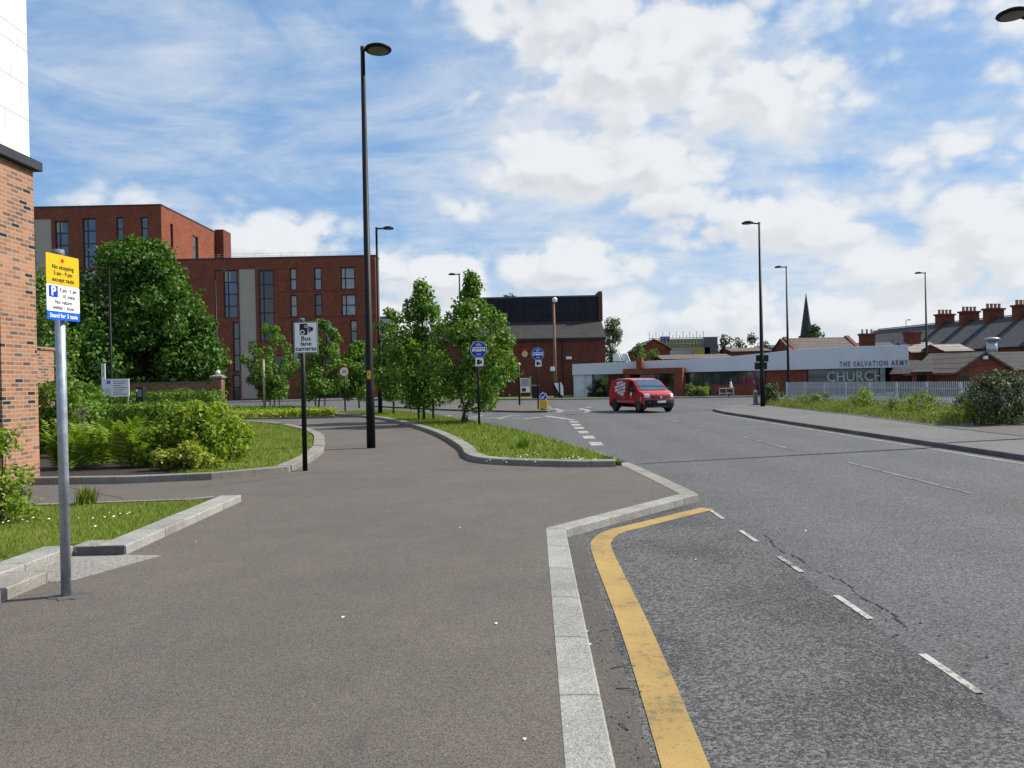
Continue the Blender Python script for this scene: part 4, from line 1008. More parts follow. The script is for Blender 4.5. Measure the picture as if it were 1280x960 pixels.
# --- houses and roofs beyond
def pitched(name, label, x0, x1, y0, y1, ze_, zr_, wall, roof, axis='x', group=None, hip=0.0, over=.25, cat='house'):
    r = empty(name, ((x0 + x1) / 2, (y0 + y1) / 2, 0), label, cat, group)
    MB().box(x0, x1, y0, y1, 0, ze_).build('wall', wall, r)
    mb = MB()
    if axis == 'x':
        m_ = (y0 + y1) / 2; a, b = x0 + hip - over * (hip == 0), x1 - hip + over * (hip == 0)
        E = [(x0 - over, y0 - over, ze_), (x1 + over, y0 - over, ze_), (x1 + over, y1 + over, ze_), (x0 - over, y1 + over, ze_), (a, m_, zr_), (b, m_, zr_)]
        mb.add(E, [(0, 1, 5, 4), (2, 3, 4, 5), (3, 2, 1, 0)] + ([(3, 0, 4), (1, 2, 5)] if hip else []))
        if not hip:
            MB().add([(x0, y0, ze_), (x0, y1, ze_), (x0, m_, zr_ - .1)], [(0, 2, 1)]).build('gable', wall, r); MB().add([(x1, y0, ze_), (x1, y1, ze_), (x1, m_, zr_ - .1)], [(0, 1, 2)]).build('gable', wall, r)
    else:
        m_ = (x0 + x1) / 2; a, b = y0 + hip - over * (hip == 0), y1 - hip + over * (hip == 0)
        E = [(x0 - over, y0 - over, ze_), (x1 + over, y0 - over, ze_), (x1 + over, y1 + over, ze_), (x0 - over, y1 + over, ze_), (m_, a, zr_), (m_, b, zr_)]
        mb.add(E, [(1, 2, 5, 4), (3, 0, 4, 5), (3, 2, 1, 0)] + ([(0, 1, 4), (2, 3, 5)] if hip else []))
        if not hip:
            MB().add([(x0, y0, ze_), (x1, y0, ze_), (m_, y0, zr_ - .1)], [(0, 1, 2)]).build('gable', wall, r); MB().add([(x0, y1, ze_), (x1, y1, ze_), (m_, y1, zr_ - .1)], [(0, 2, 1)]).build('gable', wall, r)
    mb.build('roof', roof, r)
    return r
def stack(r, x, y, z0, z1, wx, wy, npots, axis='x', m='brick_far'):
    c = MB().box(x - wx / 2, x + wx / 2, y - wy / 2, y + wy / 2, z0, z1).box(x - wx / 2 - .12, x + wx / 2 + .12, y - wy / 2 - .12, y + wy / 2 + .12, z1 + .003, z1 + .28).build('chimney', m, r)
    for k in range(npots):
        t = (k + .5) / npots - .5; px, py = (x + t * wx, y) if axis == 'x' else (x, y + t * wy)
        MB().lathe([(.16, z1 + .2), (.13, z1 + .75), (.17, z1 + .8), (.15, z1 + .9)], (px, py, 0), 8).build('chimney_pot', 'brick_near' if k % 2 else 'tan', c)

# terrace on the right: ridge runs away from us
tr0, tr1 = D(1098, 412.5, 128), D(1284, 393.5, 100)
tdir = Vector((tr1.x - tr0.x, tr1.y - tr0.y, 0)); TL = tdir.length + 16; tdir.normalize(); tn = Vector((tdir.y, -tdir.x, 0))
if tn.x > 0: tn = -tn
zrid0, zrid1 = tr0.z, tr1.z
FT = lambda a, d, z: Vector((tr0.x, tr0.y, 0)) + tdir * a + tn * d + Vector((0, 0, z))
zr_at = lambda a: zrid0 + (zrid1 - zrid0) * a / (TL - 16)
def ridge_a(px):          # distance along the ridge seen at a pixel column
    d = ray(px, 400); n_ = Vector((tdir.y, -tdir.x, 0)); t = (Vector((tr0.x, tr0.y, 0)) - EYE).dot(n_) / d.dot(n_); p = EYE + d * t
    return (p - Vector((tr0.x, tr0.y, 0))).dot(tdir)
AB = [0] + [ridge_a(px) for px in (1181, 1211.5, 1242, 1279)]; AB += [AB[-1] + 5.5, AB[-1] + 11]
for k in range(6):
    a0, a1 = AB[k], AB[k + 1]
    lab = ['far end house of the slate roofed brick terrace, with an overhanging roof edge', 'slate roofed terrace house second from the overhanging end', 'slate roofed terrace house third from the overhanging end',
           'slate roofed terrace house fourth from the overhanging end', 'slate roofed terrace house fifth from the overhanging end', 'terrace house at the near end of the slate roofed row'][k]
    r = empty('terrace_house', FT((a0 + a1) / 2, 0, 0), lab, 'house', 'slate roofed terrace houses')
    z0_, z1_ = zr_at(a0), zr_at(a1); ev = 4.6; dp = 6.2
    mb = MB()
    for sd in (1, -1):
        mb.quad(FT(a0 - (1.2 if k == 0 else 0), 0, z0_), FT(a1, 0, z1_), FT(a1, dp * sd, ev), FT(a0 - (1.2 if k == 0 else 0), dp * sd, ev))
    mb.build('roof', 'slate', r)
    w_ = MB().fbox(FT, a0, a1 - .01, -dp + .4, dp - .4, 0, ev - .1)
    w_.add([FT(a0, -dp + .4, ev - .1), FT(a0, dp - .4, ev - .1), FT(a0, 0, z0_ - .2)], [(0, 1, 2)]); w_.build('wall', 'brick_far', r)
    MB().plate([(0, z0_ + .22), (dp, ev + .2), (dp, ev - .1), (0, z0_ - .2)], lambda x, z, d: FT(a1 - .2 + d, x, z), 0, .3).build('party_wall', 'darkstone', r)
    MB().fbox(FT, a0, a1 - .01, -.15, .15, z0_ + .05, z0_ + .18).build('ridge', 'darkstone', r)
    if k >= 1:
        c_ = FT(a0 + .2, 0, 0); cc = MB().fbox(FT, a0 - .5, a0 + .5, -1.25, 1.25, z0_ - 1.0, z0_ + 1.1).fbox(FT, a0 - .65, a0 + .65, -1.4, 1.4, z0_ + 1.103, z0_ + 1.35).build('chimney', 'brick_far', r)
        for q in range(4): MB().lathe([(.2, z0_ + 1.3), (.17, z0_ + 1.8), (.22, z0_ + 1.85), (.18, z0_ + 2.0)], FT(a0, -.93 + q * .62, 0), 8).build('chimney_pot', 'brick_near', cc)

# low rear wings in front of the terrace
def rear(px0, px1, yt, ye, Y, label, chim=None, roofm='tile_pale'):
    p0, p1, q = D(px0, ye, Y), D(px1, ye, Y), D(px0, yt, Y + 2.5)
    r = pitched('rear_wing', label, p0.x, p1.x, Y, Y + 5, p0.z, q.z, 'brick_far', roofm)
    if chim: c = D(chim[0], chim[1], Y + 2.5); stack(r, c.x, Y + 2.5, p0.z, c.z, 1.5, .9, 0)
    return r
rear(1140, 1176, 428, 440.5, 84, 'pale tiled rear wing with a square brick chimney at its end', (1140, 418))
rear(1182, 1214, 430, 439, 80, 'pale tiled rear wing just above the low brick clinic roof')

# low brick clinic behind the fence
p0, p1 = D(1140, 465, 58), D(1293, 463, 58); zrc = D(1226, 440, 61).z; zev = p0.z
cl_ = empty('brick_clinic', ((p0.x + p1.x) / 2, 58, 0), 'low brick clinic with a dark tiled roof and a gable end behind the fence', 'building')
x0, x1 = p0.x, p1.x + 8; gx0, gx1, ga = D(1193, 465, 55).x, D(1268, 462, 55).x, D(1229, 439, 55)
x0b = x0 * 66 / 58 + .3
MB().prism([(x0, 58), (x1, 58), (x1, 66), (x0b, 66)], 0, zev, True).build('wall', 'brick_flat', cl_)
xa = D(1162, 442, 62).x
MB().add([(x0 - .3, 57.7, zev), (x1, 57.7, zev), (x1, 66.3, zev), (x0b - .2, 66.3, zev), (xa, 62, zrc), (x1, 62, zrc)], [(0, 1, 5, 4), (2, 3, 4, 5), (3, 0, 4), (3, 2, 1, 0)]).build('roof', 'tile_dark', cl_)
MB().box(gx0 + .2, gx1 - .2, 55, 57.9, 0, zev).add([(gx0 + .2, 55, zev), (gx1 - .2, 55, zev), (ga.x, 55, ga.z - .12)], [(0, 1, 2)]).build('gable', 'brick_flat', cl_)
mb = MB()
for xs in (gx0 - .15, gx1 + .15):
    mb.add([(xs, 54.7, zev - .12), (ga.x, 54.7, ga.z), (ga.x, 61.9, ga.z), (xs, 61.9, zev - .12), (xs, 54.7, zev - .27), (ga.x, 54.7, ga.z - .15), (ga.x, 61.9, ga.z - .15), (xs, 61.9, zev - .27)], [(0, 1, 2, 3), (7, 6, 5, 4), (0, 4, 5, 1), (0, 3, 7, 4), (1, 5, 6, 2)])
mb.build('gable_roof', 'tile_brown', cl_)
for px in (1205, 1236, 1258): 
    q = D(px, 475, 55); MB().box(q.x - .35, q.x + .35, 54.95, 54.998, .7, 1.55).build('window', 'glass_dark', cl_)
for px in (1152, 1176): 
    q = D(px, 475, 58); MB().box(q.x - .35, q.x + .35, 57.95, 57.998, .7, 1.5).build('window', 'glass_dark', cl_)
q = D(1230, 447.5, 55); MB().lathe([(.16, 0), (.2, .1), (.14, .25)], (q.x, 54.85, q.z - .1), 10).build('alarm_box', 'white', cl_)
q0, q1 = D(1240, 437, 64), D(1240, 421, 64)
c = MB().lathe([(.40, q0.z - .6), (.40, q1.z - .35)], (q0.x, 64, 0), 16).build('flue', 'steel', cl_, True)
MB().lathe([(.58, q1.z - .28), (.62, q1.z - .14), (.2, q1.z - .04)], (q0.x, 64, 0), 16).build('flue_cap', 'steel', c, True)
p0, p1 = D(1117, 467.5, 66), D(1147, 465, 66)
r = pitched('rear_annex', 'small grey tiled brick annex beside the end of the white fascia', p0.x, p1.x + 4, 66.5, 72, p0.z, D(1150, 450, 69).z, 'brick_flat', 'tile_dark', hip=2.2)
r['category'] = 'building'

# middle distance
p0, p1 = D(989, 437, 100), D(1072, 437, 100)
r = pitched('tiled_house', 'brown tiled house roof showing above the white church fascia', p0.x, p1.x, 100, 107, D(1000, 437, 100).z, D(1000, 422.5, 103.5).z, 'brick_far', 'tile_brown', hip=0)
for xx in (p0.x + .2, p1.x - .1): MB().plate([(99.4, D(1000, 438, 100).z), (103.5, D(1000, 420.5, 103.5).z), (107.6, D(1000, 438, 100).z)], lambda a, z, d: Vector((xx + d, a, z)), 0, .5).build('end_gable', 'brick_flat', r)
c = D(1086, 419, 112); r = pitched('distant_house', 'small dark roofed house with a brick chimney beside the terrace end', c.x - 3, c.x + 5, 113, 120, 5.0, D(1086, 428, 116).z, 'brick_far', 'slate'); stack(r, c.x, 112.6, 4.5, c.z, 2.0, .9, 3)
p0, p1 = D(797, 446, 96), D(838, 446, 96)
r = pitched('gabled_house', 'red brick gabled house in front of the scaffolding', p0.x, p1.x, 96, 104, D(800, 438, 96).z, D(818, 423.5, 96).z, 'brick_flat', 'tile_brown', axis='y')
p0, p1 = D(829, 450, 90), D(915, 446, 90)
r = pitched('low_roof_house', 'low brown tiled roof between the gabled house and the scaffolding', p0.x, p1.x, 90, 97, D(850, 448.5, 90).z, D(850, 443.5, 93.5).z, 'brick_far', 'tile_brown', hip=0)
p0, p1 = D(470, 412, 140), D(489, 412, 140)
r = pitched('slate_house', 'pale slate roofed house between the apartment block and the young trees', p0.x - 8, p1.x, 140, 148, D(475, 410, 140).z, D(478, 395.5, 144).z, 'tan', 'slate'); stack(r, p1.x - .6, 144, 9, D(486, 391.5, 144).z, 1.6, .9, 2)
p0, p1 = D(915, 440, 120), D(962, 436, 120)
r = pitched('long_roof_house', 'far low tiled roof beside the tall lamp column above the fascia', p0.x, p1.x, 120, 127, D(930, 439, 120).z, D(930, 434.5, 123).z, 'brick_far', 'tile_brown')
p0, p1 = D(957, 440, 170), D(972, 431, 170)
r = empty('office_block', (p0.x, 170, 0), 'tiny pale flat topped block seen between the two lamp columns', 'building')
MB().box(p0.x, p1.x, 170, 178, 0, p1.z).build('wall', 'church_white', r); MB().box(p0.x + .2, p1.x - .2, 169.96, 169.99, p1.z - 1.2, p1.z - .5).build('window', 'glass_sky_tint', r)

# scaffolded building
Y = 130.0; p0, p1 = D(812, 446, Y), D(897, 420, Y); zs_ = p1.z
r = empty('scaffolded_building', ((p0.x + p1.x) / 2, Y, 0), 'building wrapped in scaffolding with green and yellow netting', 'building')
MB().box(p0.x + 1.5, p1.x, Y + 1.6, Y + 12, 0, zs_ - .3).build('wall', 'church_white', r)
MB().box(p1.x - 2.2, p1.x + .05, Y + .2, Y + 1.58, 0, zs_ - .1).build('stair_core', 'lead', r)
g = MB()
n_ = 16
for k in range(n_ + 1):
    x = p0.x + (p1.x - p0.x - 2.4) * k / n_
    g.tube([(x, Y, 0), (x, Y, zs_ + (.35 if k % 2 else .9))], .05, 5)
for z in np.arange(zs_ - 6.2, zs_ + .3, 1.0): g.tube([(p0.x, Y, z), (p1.x - 2.4, Y, z)], .055, 5)
g.build('scaffold', 'scaff', r)
q0, q1, q2 = D(833, 430, Y), D(868, 434, Y), D(888, 443, Y)
MB().box(p0.x + 2, p1.x - 2.6, Y + .4, Y + .5, D(850, 435, Y).z, zs_ - .35).build('netting', 'net_green', r)
MB().box(q1.x, q2.x, Y + .2, Y + .3, q2.z - 1, q1.z - .02).build('sheeting', 'net_yellow', r)
MB().box(D(826, 430, Y).x, D(838, 430, Y).x, Y + .25, Y + .33, D(830, 426, Y).z, D(830, 420.5, Y).z).build('sheeting', 'purple', r)

# church spire
Y = 220.0; pt, pb, pm = D(1007.5, 365, Y), D(1008, 422, Y), D(1008, 413, Y)
r = empty('church_spire', (pb.x, Y, 0), 'dark slender stone church spire far away beside a small tree', 'spire')
w0 = 7.2 / FPX * Y
MB().add([(pt.x, Y, pt.z)] + [(pb.x + w0 * math.cos(k * math.pi / 4 + .39), Y + w0 * math.sin(k * math.pi / 4 + .39), pm.z - 1.5) for k in range(8)], [(0, 1 + k, 1 + (k + 1) % 8) for k in range(8)]).build('spire', 'stone_dark', r)
MB().box(pb.x - w0, pb.x + w0, Y - w0, Y + w0, 0, pm.z - 1.5).build('tower', 'stone_dark', r)
for sx in (-1, 1):
    c0 = MB(); c0.add([(pb.x + sx * w0, Y - w0, pm.z + 1.4)] + [(pb.x + sx * w0 + .5 * a, Y - w0 + .5 * b, pm.z - 1.6) for a, b in ((-1, -1), (1, -1), (1, 1), (-1, 1))], [(0, 1, 2), (0, 2, 3), (0, 3, 4), (0, 4, 1)]); c0.build('pinnacle', 'stone_dark', r)
MB().box(pb.x - .5, pb.x + .5, Y - w0 - .35, Y - w0 + .5, pm.z - .5, pm.z + 2.0).build('lucarne', 'stone_dark', r)

# ================================================================== STREET FURNITURE
def lamp(base, h, hd, hl, r0, r1, label, hr=.36, z0=0.0, extra=None, disc=True, thick=.09):
    x, y = base; r = empty('street_lamp', (x, y, z0), label, 'street lamp', 'street lamps'); hd = Vector(hd).normalized()
    MB().tube([(x, y, z0 - .05), (x, y, z0 + 1.6), (x, y, z0 + 1.62), (x, y, h)], [r0, r0 * .96, r0 * .90, r1], 14).build('column', 'black', r, True)
    a = Vector((x, y, h - .08))
    MB().tube([a - hd * .05, a + hd * (hl - hr * .8)], [r1 * .9, r1 * .7], 8).build('bracket', 'black', r, True)
    c = a + hd * hl
    L = MB().lathe([(hr * .55, -.035), (hr * .93, -.03), (hr, .0), (hr * .96, .03), (hr * .6, thick), (hr * .1, thick + .02)], c, 24).build('luminaire', 'black', r, True)
    MB().lathe([(hr * .30, -.052), (hr * .74, -.036)], c, 24).build('lens', 'lens', L)
    if extra: extra(r, x, y)
    return r
def sticker(r, x, y):
    q = D(464, 468.5, y - .1); T = frame2((x, y - .108, q.z), (1, 0, 0), (0, 0, 1), (0, -1, 0))
    p_ = MB().plate([(-.045, -.11), (.045, -.11), (.045, .11), (-.045, .11)], T, 0, .012).build('warning_plate', 'yellow', r)
    MB().plate([(-.02, -.03), (.02, 0), (.0, .005), (.02, .05), (-.02, .02), (0, .01)], T, .0125, .015).build('bolt_mark', 'ink', p_)
p = G(464, 560); h0 = D(449, 58.5, p.y).z
lamp((p.x, p.y), h0, (1, 0, 0), .40, .115, .055, 'tallest black lamp column beside the footway with a yellow sticker', .35, extra=sticker)
p = G(475.5, 519); lamp((p.x, p.y), D(470, 284, p.y).z, (1, 0, 0), .62, .12, .055, 'black lamp column among the young trees behind the stickered lamp', .30)
p = D(577, 480, 59); lamp((p.x, 59), D(577, 341.5, 59).z, (-1, 0, 0), .55, .11, .05, 'black lamp column rising behind the two leafy young trees', .30)
p = G(953.5, 508)
def plates(r, x, y):
    for z0_, z1_, dx in ((2.42, 2.78, .06), (2.0, 2.38, -.02)):
        MB().box(x - .34 + dx, x + .30 + dx, y - .02, y + .16, z0_, z1_).build('sign_box', 'plastic', r, bevel=.02)
lamp((p.x, p.y), D(951, 277.5, p.y).z, (-1, -.25, 0), .70, .125, .055, 'black lamp column with two sign boxes at the pavement corner', .32, extra=plates)
p = D(985.5, 470, 59); lamp((p.x, 59), D(983.5, 332.5, 59).z, (-1, 0, 0), .60, .12, .05, 'black lamp column just behind the end of the steel fence', .30)
p = D(1159, 470, 63); lamp((p.x, 63), D(1157.5, 340, 63).z, (-1, 0, 0), .55, .11, .05, 'black lamp column in front of the low brick clinic', .30)
p = D(1133, 430, 121); lamp((p.x, 121), D(1133, 399.5, 121).z, (1, 0, 0), .5, .09, .04, 'tiny distant lamp standing beyond the terrace roofs', .28)
p = D(139.5, 480, 49); lamp((p.x, 49), D(139, 334.5, 49).z, (-1, 0, 0), .5, .09, .045, 'slim black lamp column in front of the big round tree', .26)
p = D(272, 480, 54.5); lamp((p.x, 54.5), D(270.5, 337, 54.5).z, (1, 0, 0), .5, .09, .045, 'slim black lamp column between the round tree and apartment block', .26)
c = D(1266, 18, 18.3); lamp((c.x + .95, 18.75), c.z + .08, (-.95, -.45, 0), 1.05, .12, .055, 'lamp reaching over the pavement with only its flat head in view', .36)

# taxi rank sign
SX, SY = -3.615, 6.17
r = empty('taxi_sign', (SX, SY, 0), 'grey post with yellow, white and blue taxi rank plates', 'sign')
htop = D(72, 313, SY).z
MB().tube([(SX, SY, -.05), (SX, SY, htop)], .038, 18).build('post', 'galv', r, True)
MB().tube([(SX, SY, htop - .06), (SX, SY, htop + .005)], [.043, .043], 18).build('cap', 'signback', r, True)
yaw = R(-9); ax = Vector((-math.sin(yaw) * 1.0, math.cos(yaw), 0)); nx = Vector((ax.y, -ax.x, 0))
PX = SX + .062
def plate_z(py): return D(79, py, SY).z
zy0, zy1, zw0, zb0 = plate_z(358), plate_z(320.5), plate_z(391.0), plate_z(401.5)
hw = .178
def board(nm, z0, z1, m, rad=.012, w=hw, d0=0.0):
    T = frame2((PX, SY - .05, (z0 + z1) / 2), ax, (0, 0, 1), nx); hh = (z1 - z0) / 2 - .001
    o = MB().plate(rrect(-w, w, -hh, hh, rad), T, d0 - .004, d0).build(nm, m, r); return o, T, hh
by_, TY, hy = board('yellow_plate', zy0, zy1, 'yellow')
MB().plate(circle_pts(-.005, hy * .62, .017, 20), TY, .0003, .0012).build('red_dot', 'red_dot', by_)
for tx, zz in (('No stopping', .16), ('5 am - 9 pm', -.26), ('except taxis', -.68)):
    text_mesh('lettering', tx, .047, lambda x, y, d, zz=zz: TY(x, y + hy * zz, d), 'ink', by_, depth=.001, d=.001, bold=.0007, width=.235 if tx[0] != '5' else .20)
bw_, TW, hw_ = board('white_plate', zw0, zy0, 'white')
pb_ = MB().plate(rrect(-hw + .022, -hw + .117, hw_ * .04, hw_ * .90, .008), TW, .0003, .0012).build('parking_square', 'dblue', bw_)
text_mesh('lettering', 'P', .10, lambda x, y, d: TW(x - hw + .07, y + hw_ * .46, d), 'white', pb_, depth=.001, d=.002, bold=.003)
for tx, zz, xx, wd in (('9 pm - 5 am', .62, .052, .185), ('10 mins', .16, .055, .13), ('No return', -.30, 0, .18), ('within 1 hour', -.72, 0, .235)):
    text_mesh('lettering', tx, .043, lambda x, y, d, zz=zz, xx=xx: TW(x + xx, y + hw_ * zz, d), 'ink', bw_, depth=.001, d=.001, bold=.0007, width=wd)
bb_, TB, hb = board('blue_plate', zb0, zw0, 'blue', .006)
text_mesh('lettering', 'Stand for 3 taxis', .046, lambda x, y, d: TB(x, y, d), 'white', bb_, depth=.001, d=.001, bold=.0008, width=.30)
for z in ((zy0 + zy1) / 2, (zw0 + zy0) / 2): MB().tube([(SX, SY, z - .012), (SX, SY, z + .012)], .043, 16).box(SX + .02, PX - .005, SY - .03, SY + .03, z - .012, z + .012).build('clamp', 'signback', r)
mb = MB(); rng = random.Random(2); mb.prism([(SX + .15 * math.cos(a) * rng.uniform(.75, 1.25) + .02, SY + .14 * math.sin(a) * rng.uniform(.7, 1.2)) for a in [k * .3 for k in range(21)]], -.01, .006)
mb.build('footing', 'darkstone', r)

# bus lane camera sign
p = G(381.5, 588.5); X0, Y0 = p.x, p.y
r = empty('bus_lane_sign', (X0, Y0, 0), 'black post with a white bus lane cameras board', 'sign')
zt0, zb_ = D(383, 402.5, Y0).z, D(383, 441.5, Y0).z; hwB = 14.8 / FPX * Y0
MB().tube([(X0, Y0, -.05), (X0, Y0, zt0 + .03)], .047, 16).build('post', 'black', r, True)
MB().lathe([(.05, 0), (.052, .035), (.01, .05)], (X0, Y0, zt0 + .03), 12).build('cap', 'signback', r)
cxp = D(383.3, 422, Y0).x; T = frame2((cxp, Y0 - .055, (zt0 + zb_) / 2), (1, 0, 0), (0, 0, 1), (0, -1, 0)); hh = (zt0 - zb_) / 2
bo = MB().plate(rrect(-hwB, hwB, -hh, hh, .025), T, 0, .004).build('board', 'white', r)
def ring(poly_o, k=.955, cx=0, cy=0):
    return poly_o, [(cx + (a - cx) * k, cy + (b - cy) * k) for a, b in poly_o]
def border(nm, hw__, hh__, rad, wd, T, d, m, par):
    o_ = rrect(-hw__, hw__, -hh__, hh__, rad); i_ = rrect(-hw__ + wd, hw__ - wd, -hh__ + wd, hh__ - wd, max(.003, rad - wd)); n = len(o_); mb = MB()
    mb.add([T(a, b, d) for a, b in o_] + [T(a, b, d) for a, b in i_], [(k, (k + 1) % n, n + (k + 1) % n, n + k) for k in range(n)]); return mb.build(nm, m, par)
border('border', hwB - .004, hh - .004, .022, .012, T, .0048, 'ink', bo)
def pic(poly, m, d0, d1, nm, par): return MB().plate(poly, T, d0, d1).build(nm, m, par)
cm = pic(rrect(-.115, .035, hh * .16, hh * .88, .02), 'ink', .0045, .006, 'camera_symbol', bo)
for q, rad in (((-.062, hh * .34), .044), ((.0, hh * .70), .026)):
    pic(circle_pts(*q, rad, 20), 'white', .0062, .007, 'lens_ring', cm); pic(circle_pts(*q, rad * .62, 20), 'ink', .0072, .008, 'lens_dot', cm)
pic([(.045, hh * .34), (.085, hh * .28), (.085, hh * .74), (.045, hh * .68)], 'signback', .0045, .006, 'hood', cm)
pic([(.088, hh * .36), (.145, hh * .44), (.145, hh * .62), (.088, hh * .68)], 'ink', .0045, .006, 'hood', cm)
for tx, zz, wd in (('Bus', -.08, .185), ('lane', -.40, .205), ('cameras', -.72, .40)):
    text_mesh('lettering', tx, .118, lambda x, y, d, zz=zz: T(x, y + hh * zz, d), 'ink', bo, depth=.001, d=.0055, bold=.0025, width=wd)

# speed limit sign
p = G(431.5, 515); X0, Y0 = p.x, p.y; q = D(431, 464.5, Y0)
r = empty('speed_sign', (X0, Y0, 0), 'small round twenty limit sign on a black post by the road', 'sign')
MB().tube([(X0, Y0, -.1), (X0, Y0, q.z + .3)], .045, 10).build('post', 'black', r, True)
T = frame2((X0, Y0 - .06, q.z), (1, 0, 0), (0, 0, 1), (0, -1, 0)); ds = MB().plate(circle_pts(0, 0, .30, 28), T, 0, .01).build('disc', 'red_dot', r)
MB().plate(circle_pts(0, 0, .245, 28), T, .0105, .014).build('face', 'white', ds); text_mesh('lettering', '20', .30, lambda x, y, d: T(x, y, d), 'ink', ds, depth=.002, d=.016, bold=.006)

# two round blue bus and cycle signs
def bus_sign(px, py_base, py_c, dpx, label, taxi=True, z0=0.0, Y0=None):
    p = G(px, py_base, z0); X0, Y0 = p.x, p.y; q = D(px - .6, py_c, Y0); rad = dpx / 2 / FPX * Y0
    r = empty('bus_route_sign', (X0, Y0, z0), label, 'sign', 'round blue bus and cycle signs')
    MB().tube([(X0, Y0, z0 - .05), (X0, Y0, q.z + rad * .8)], .042, 12).build('post', 'black', r, True)
    T = frame2((q.x, Y0 - .06, q.z), (1, 0, 0), (0, 0, 1), (0, -1, 0))
    ds = MB().plate(circle_pts(0, 0, rad, 32), T, 0, .008).build('disc', 'white', r)
    MB().plate(circle_pts(0, 0, rad * .95, 32), T, .0085, .012).build('face', 'dblue', ds)
    k = rad
    bus = MB().plate([(-.78 * k, -.24 * k), (.80 * k, -.24 * k), (.80 * k, .28 * k), (-.70 * k, .28 * k), (-.78 * k, .1 * k)], T, .0125, .015).build('bus_symbol', 'white', ds)
    g = MB()
    for j in range(6): g.plate([(-.66 * k + j * .24 * k, .0), (-.50 * k + j * .24 * k, .0), (-.50 * k + j * .24 * k, .17 * k), (-.66 * k + j * .24 * k, .17 * k)], T, .0155, .017)
    for cx in (-.45, .45): g.plate(circle_pts(cx * k, -.24 * k, .11 * k, 12), T, .0155, .017)
    g.build('bus_windows', 'dblue', bus)
    cy = MB()
    for cx in (-.2, .2):
        for a in range(14):
            t0, t1 = a * 2 * math.pi / 14, (a + 1) * 2 * math.pi / 14
            cy.quad(T(cx * k + .14 * k * math.cos(t0), .52 * k + .14 * k * math.sin(t0), .013), T(cx * k + .14 * k * math.cos(t1), .52 * k + .14 * k * math.sin(t1), .013), T(cx * k + .10 * k * math.cos(t1), .52 * k + .10 * k * math.sin(t1), .013), T(cx * k + .10 * k * math.cos(t0), .52 * k + .10 * k * math.sin(t0), .013))
    for (a, b), (c_, d_) in (((-.2, .52), (-.05, .52)), ((-.05, .52), (.12, .72)), ((-.12, .72), (.12, .72)), ((-.2, .52), (-.12, .74)), ((.2, .52), (.1, .80)), ((-.05, .52), (-.12, .72))):
        n_ = Vector((-(d_ - b), c_ - a)).normalized() * .02
        cy.quad(T((a - n_.x) * k, (b - n_.y) * k, .0132), T((c_ - n_.x) * k, (d_ - n_.y) * k, .0132), T((c_ + n_.x) * k, (d_ + n_.y) * k, .0132), T((a + n_.x) * k, (b + n_.y) * k, .0132))
    cy.build('cycle_symbol', 'white', ds)
    text_mesh('lettering', 'taxi', .40 * k, lambda x, y, d: T(x, y - .56 * k, d), 'white', ds, depth=.001, d=.0135)
    s2 = rad * .50; zc = q.z - rad - s2 * 1.05; T2 = frame2((q.x + .02, Y0 - .06, zc), (1, 0, 0), (0, 0, 1), (0, -1, 0))
    b2 = MB().plate(rrect(-s2, s2, -s2, s2, .02), T2, 0, .008).build('camera_plate', 'white', r)
    MB().plate(rrect(-s2 * .6, s2 * .1, -s2 * .6, s2 * .6, .02), T2, .0085, .011).plate([(s2 * .15, -s2 * .3), (s2 * .6, -s2 * .5), (s2 * .6, s2 * .4), (s2 * .15, s2 * .3)], T2, .0085, .011).build('camera_symbol', 'ink', b2)
    return r
bus_sign(599, 531, 437, 20.5, 'nearer round blue bus and cycle sign standing in the grass verge', z0=.075)
bus_sign(672.8, 511.5, 442.5, 15.5, 'farther round blue bus and cycle sign on the traffic island')

# keep-left bollard
p = G(679.5, 512.5); X0, Y0 = p.x, p.y
r = empty('traffic_bollard', (X0, Y0, 0), 'yellow keep left bollard with a blue arrow on the traffic island', 'bollard')
hb_ = D(679, 491.5, Y0).z; w_ = 5.1 / FPX * Y0
T = frame2((X0, Y0, 0), (1, 0, 0), (0, 0, 1), (0, -1, 0))
MB().lathe([(w_ * .9, .0), (w_ * .95, .05), (w_ * .5, .10)], (X0, Y0, 0), 14).build('base', 'darkstone', r)
MB().plate([(-w_ * .62, .08), (w_ * .62, .08), (w_ * .95, .2), (w_ * .95, hb_ * .60), (-w_ * .95, hb_ * .60), (-w_ * .95, .2)], T, -.11, .11).build('body', 'yellow', r, bevel=.03)
hd_ = MB().plate(circle_pts(0, hb_ * .795, w_ * .94, 24), T, -.10, .10).build('head', 'white', r, bevel=.02)
MB().plate(circle_pts(0, hb_ * .795, w_ * .80, 24), T, .1005, .115).build('blue_face', 'dblue', hd_)
cy0 = hb_ * .795; k = w_ * .9
MB().plate([(.42 * k, .55 * k + cy0), (.58 * k, .38 * k + cy0), (-.08 * k, -.26 * k + cy0), (.18 * k, -.5 * k + cy0), (-.5 * k, -.5 * k + cy0), (-.5 * k, .14 * k + cy0), (-.26 * k, -.08 * k + cy0)], T, .1155, .12).build('arrow', 'white', hd_)

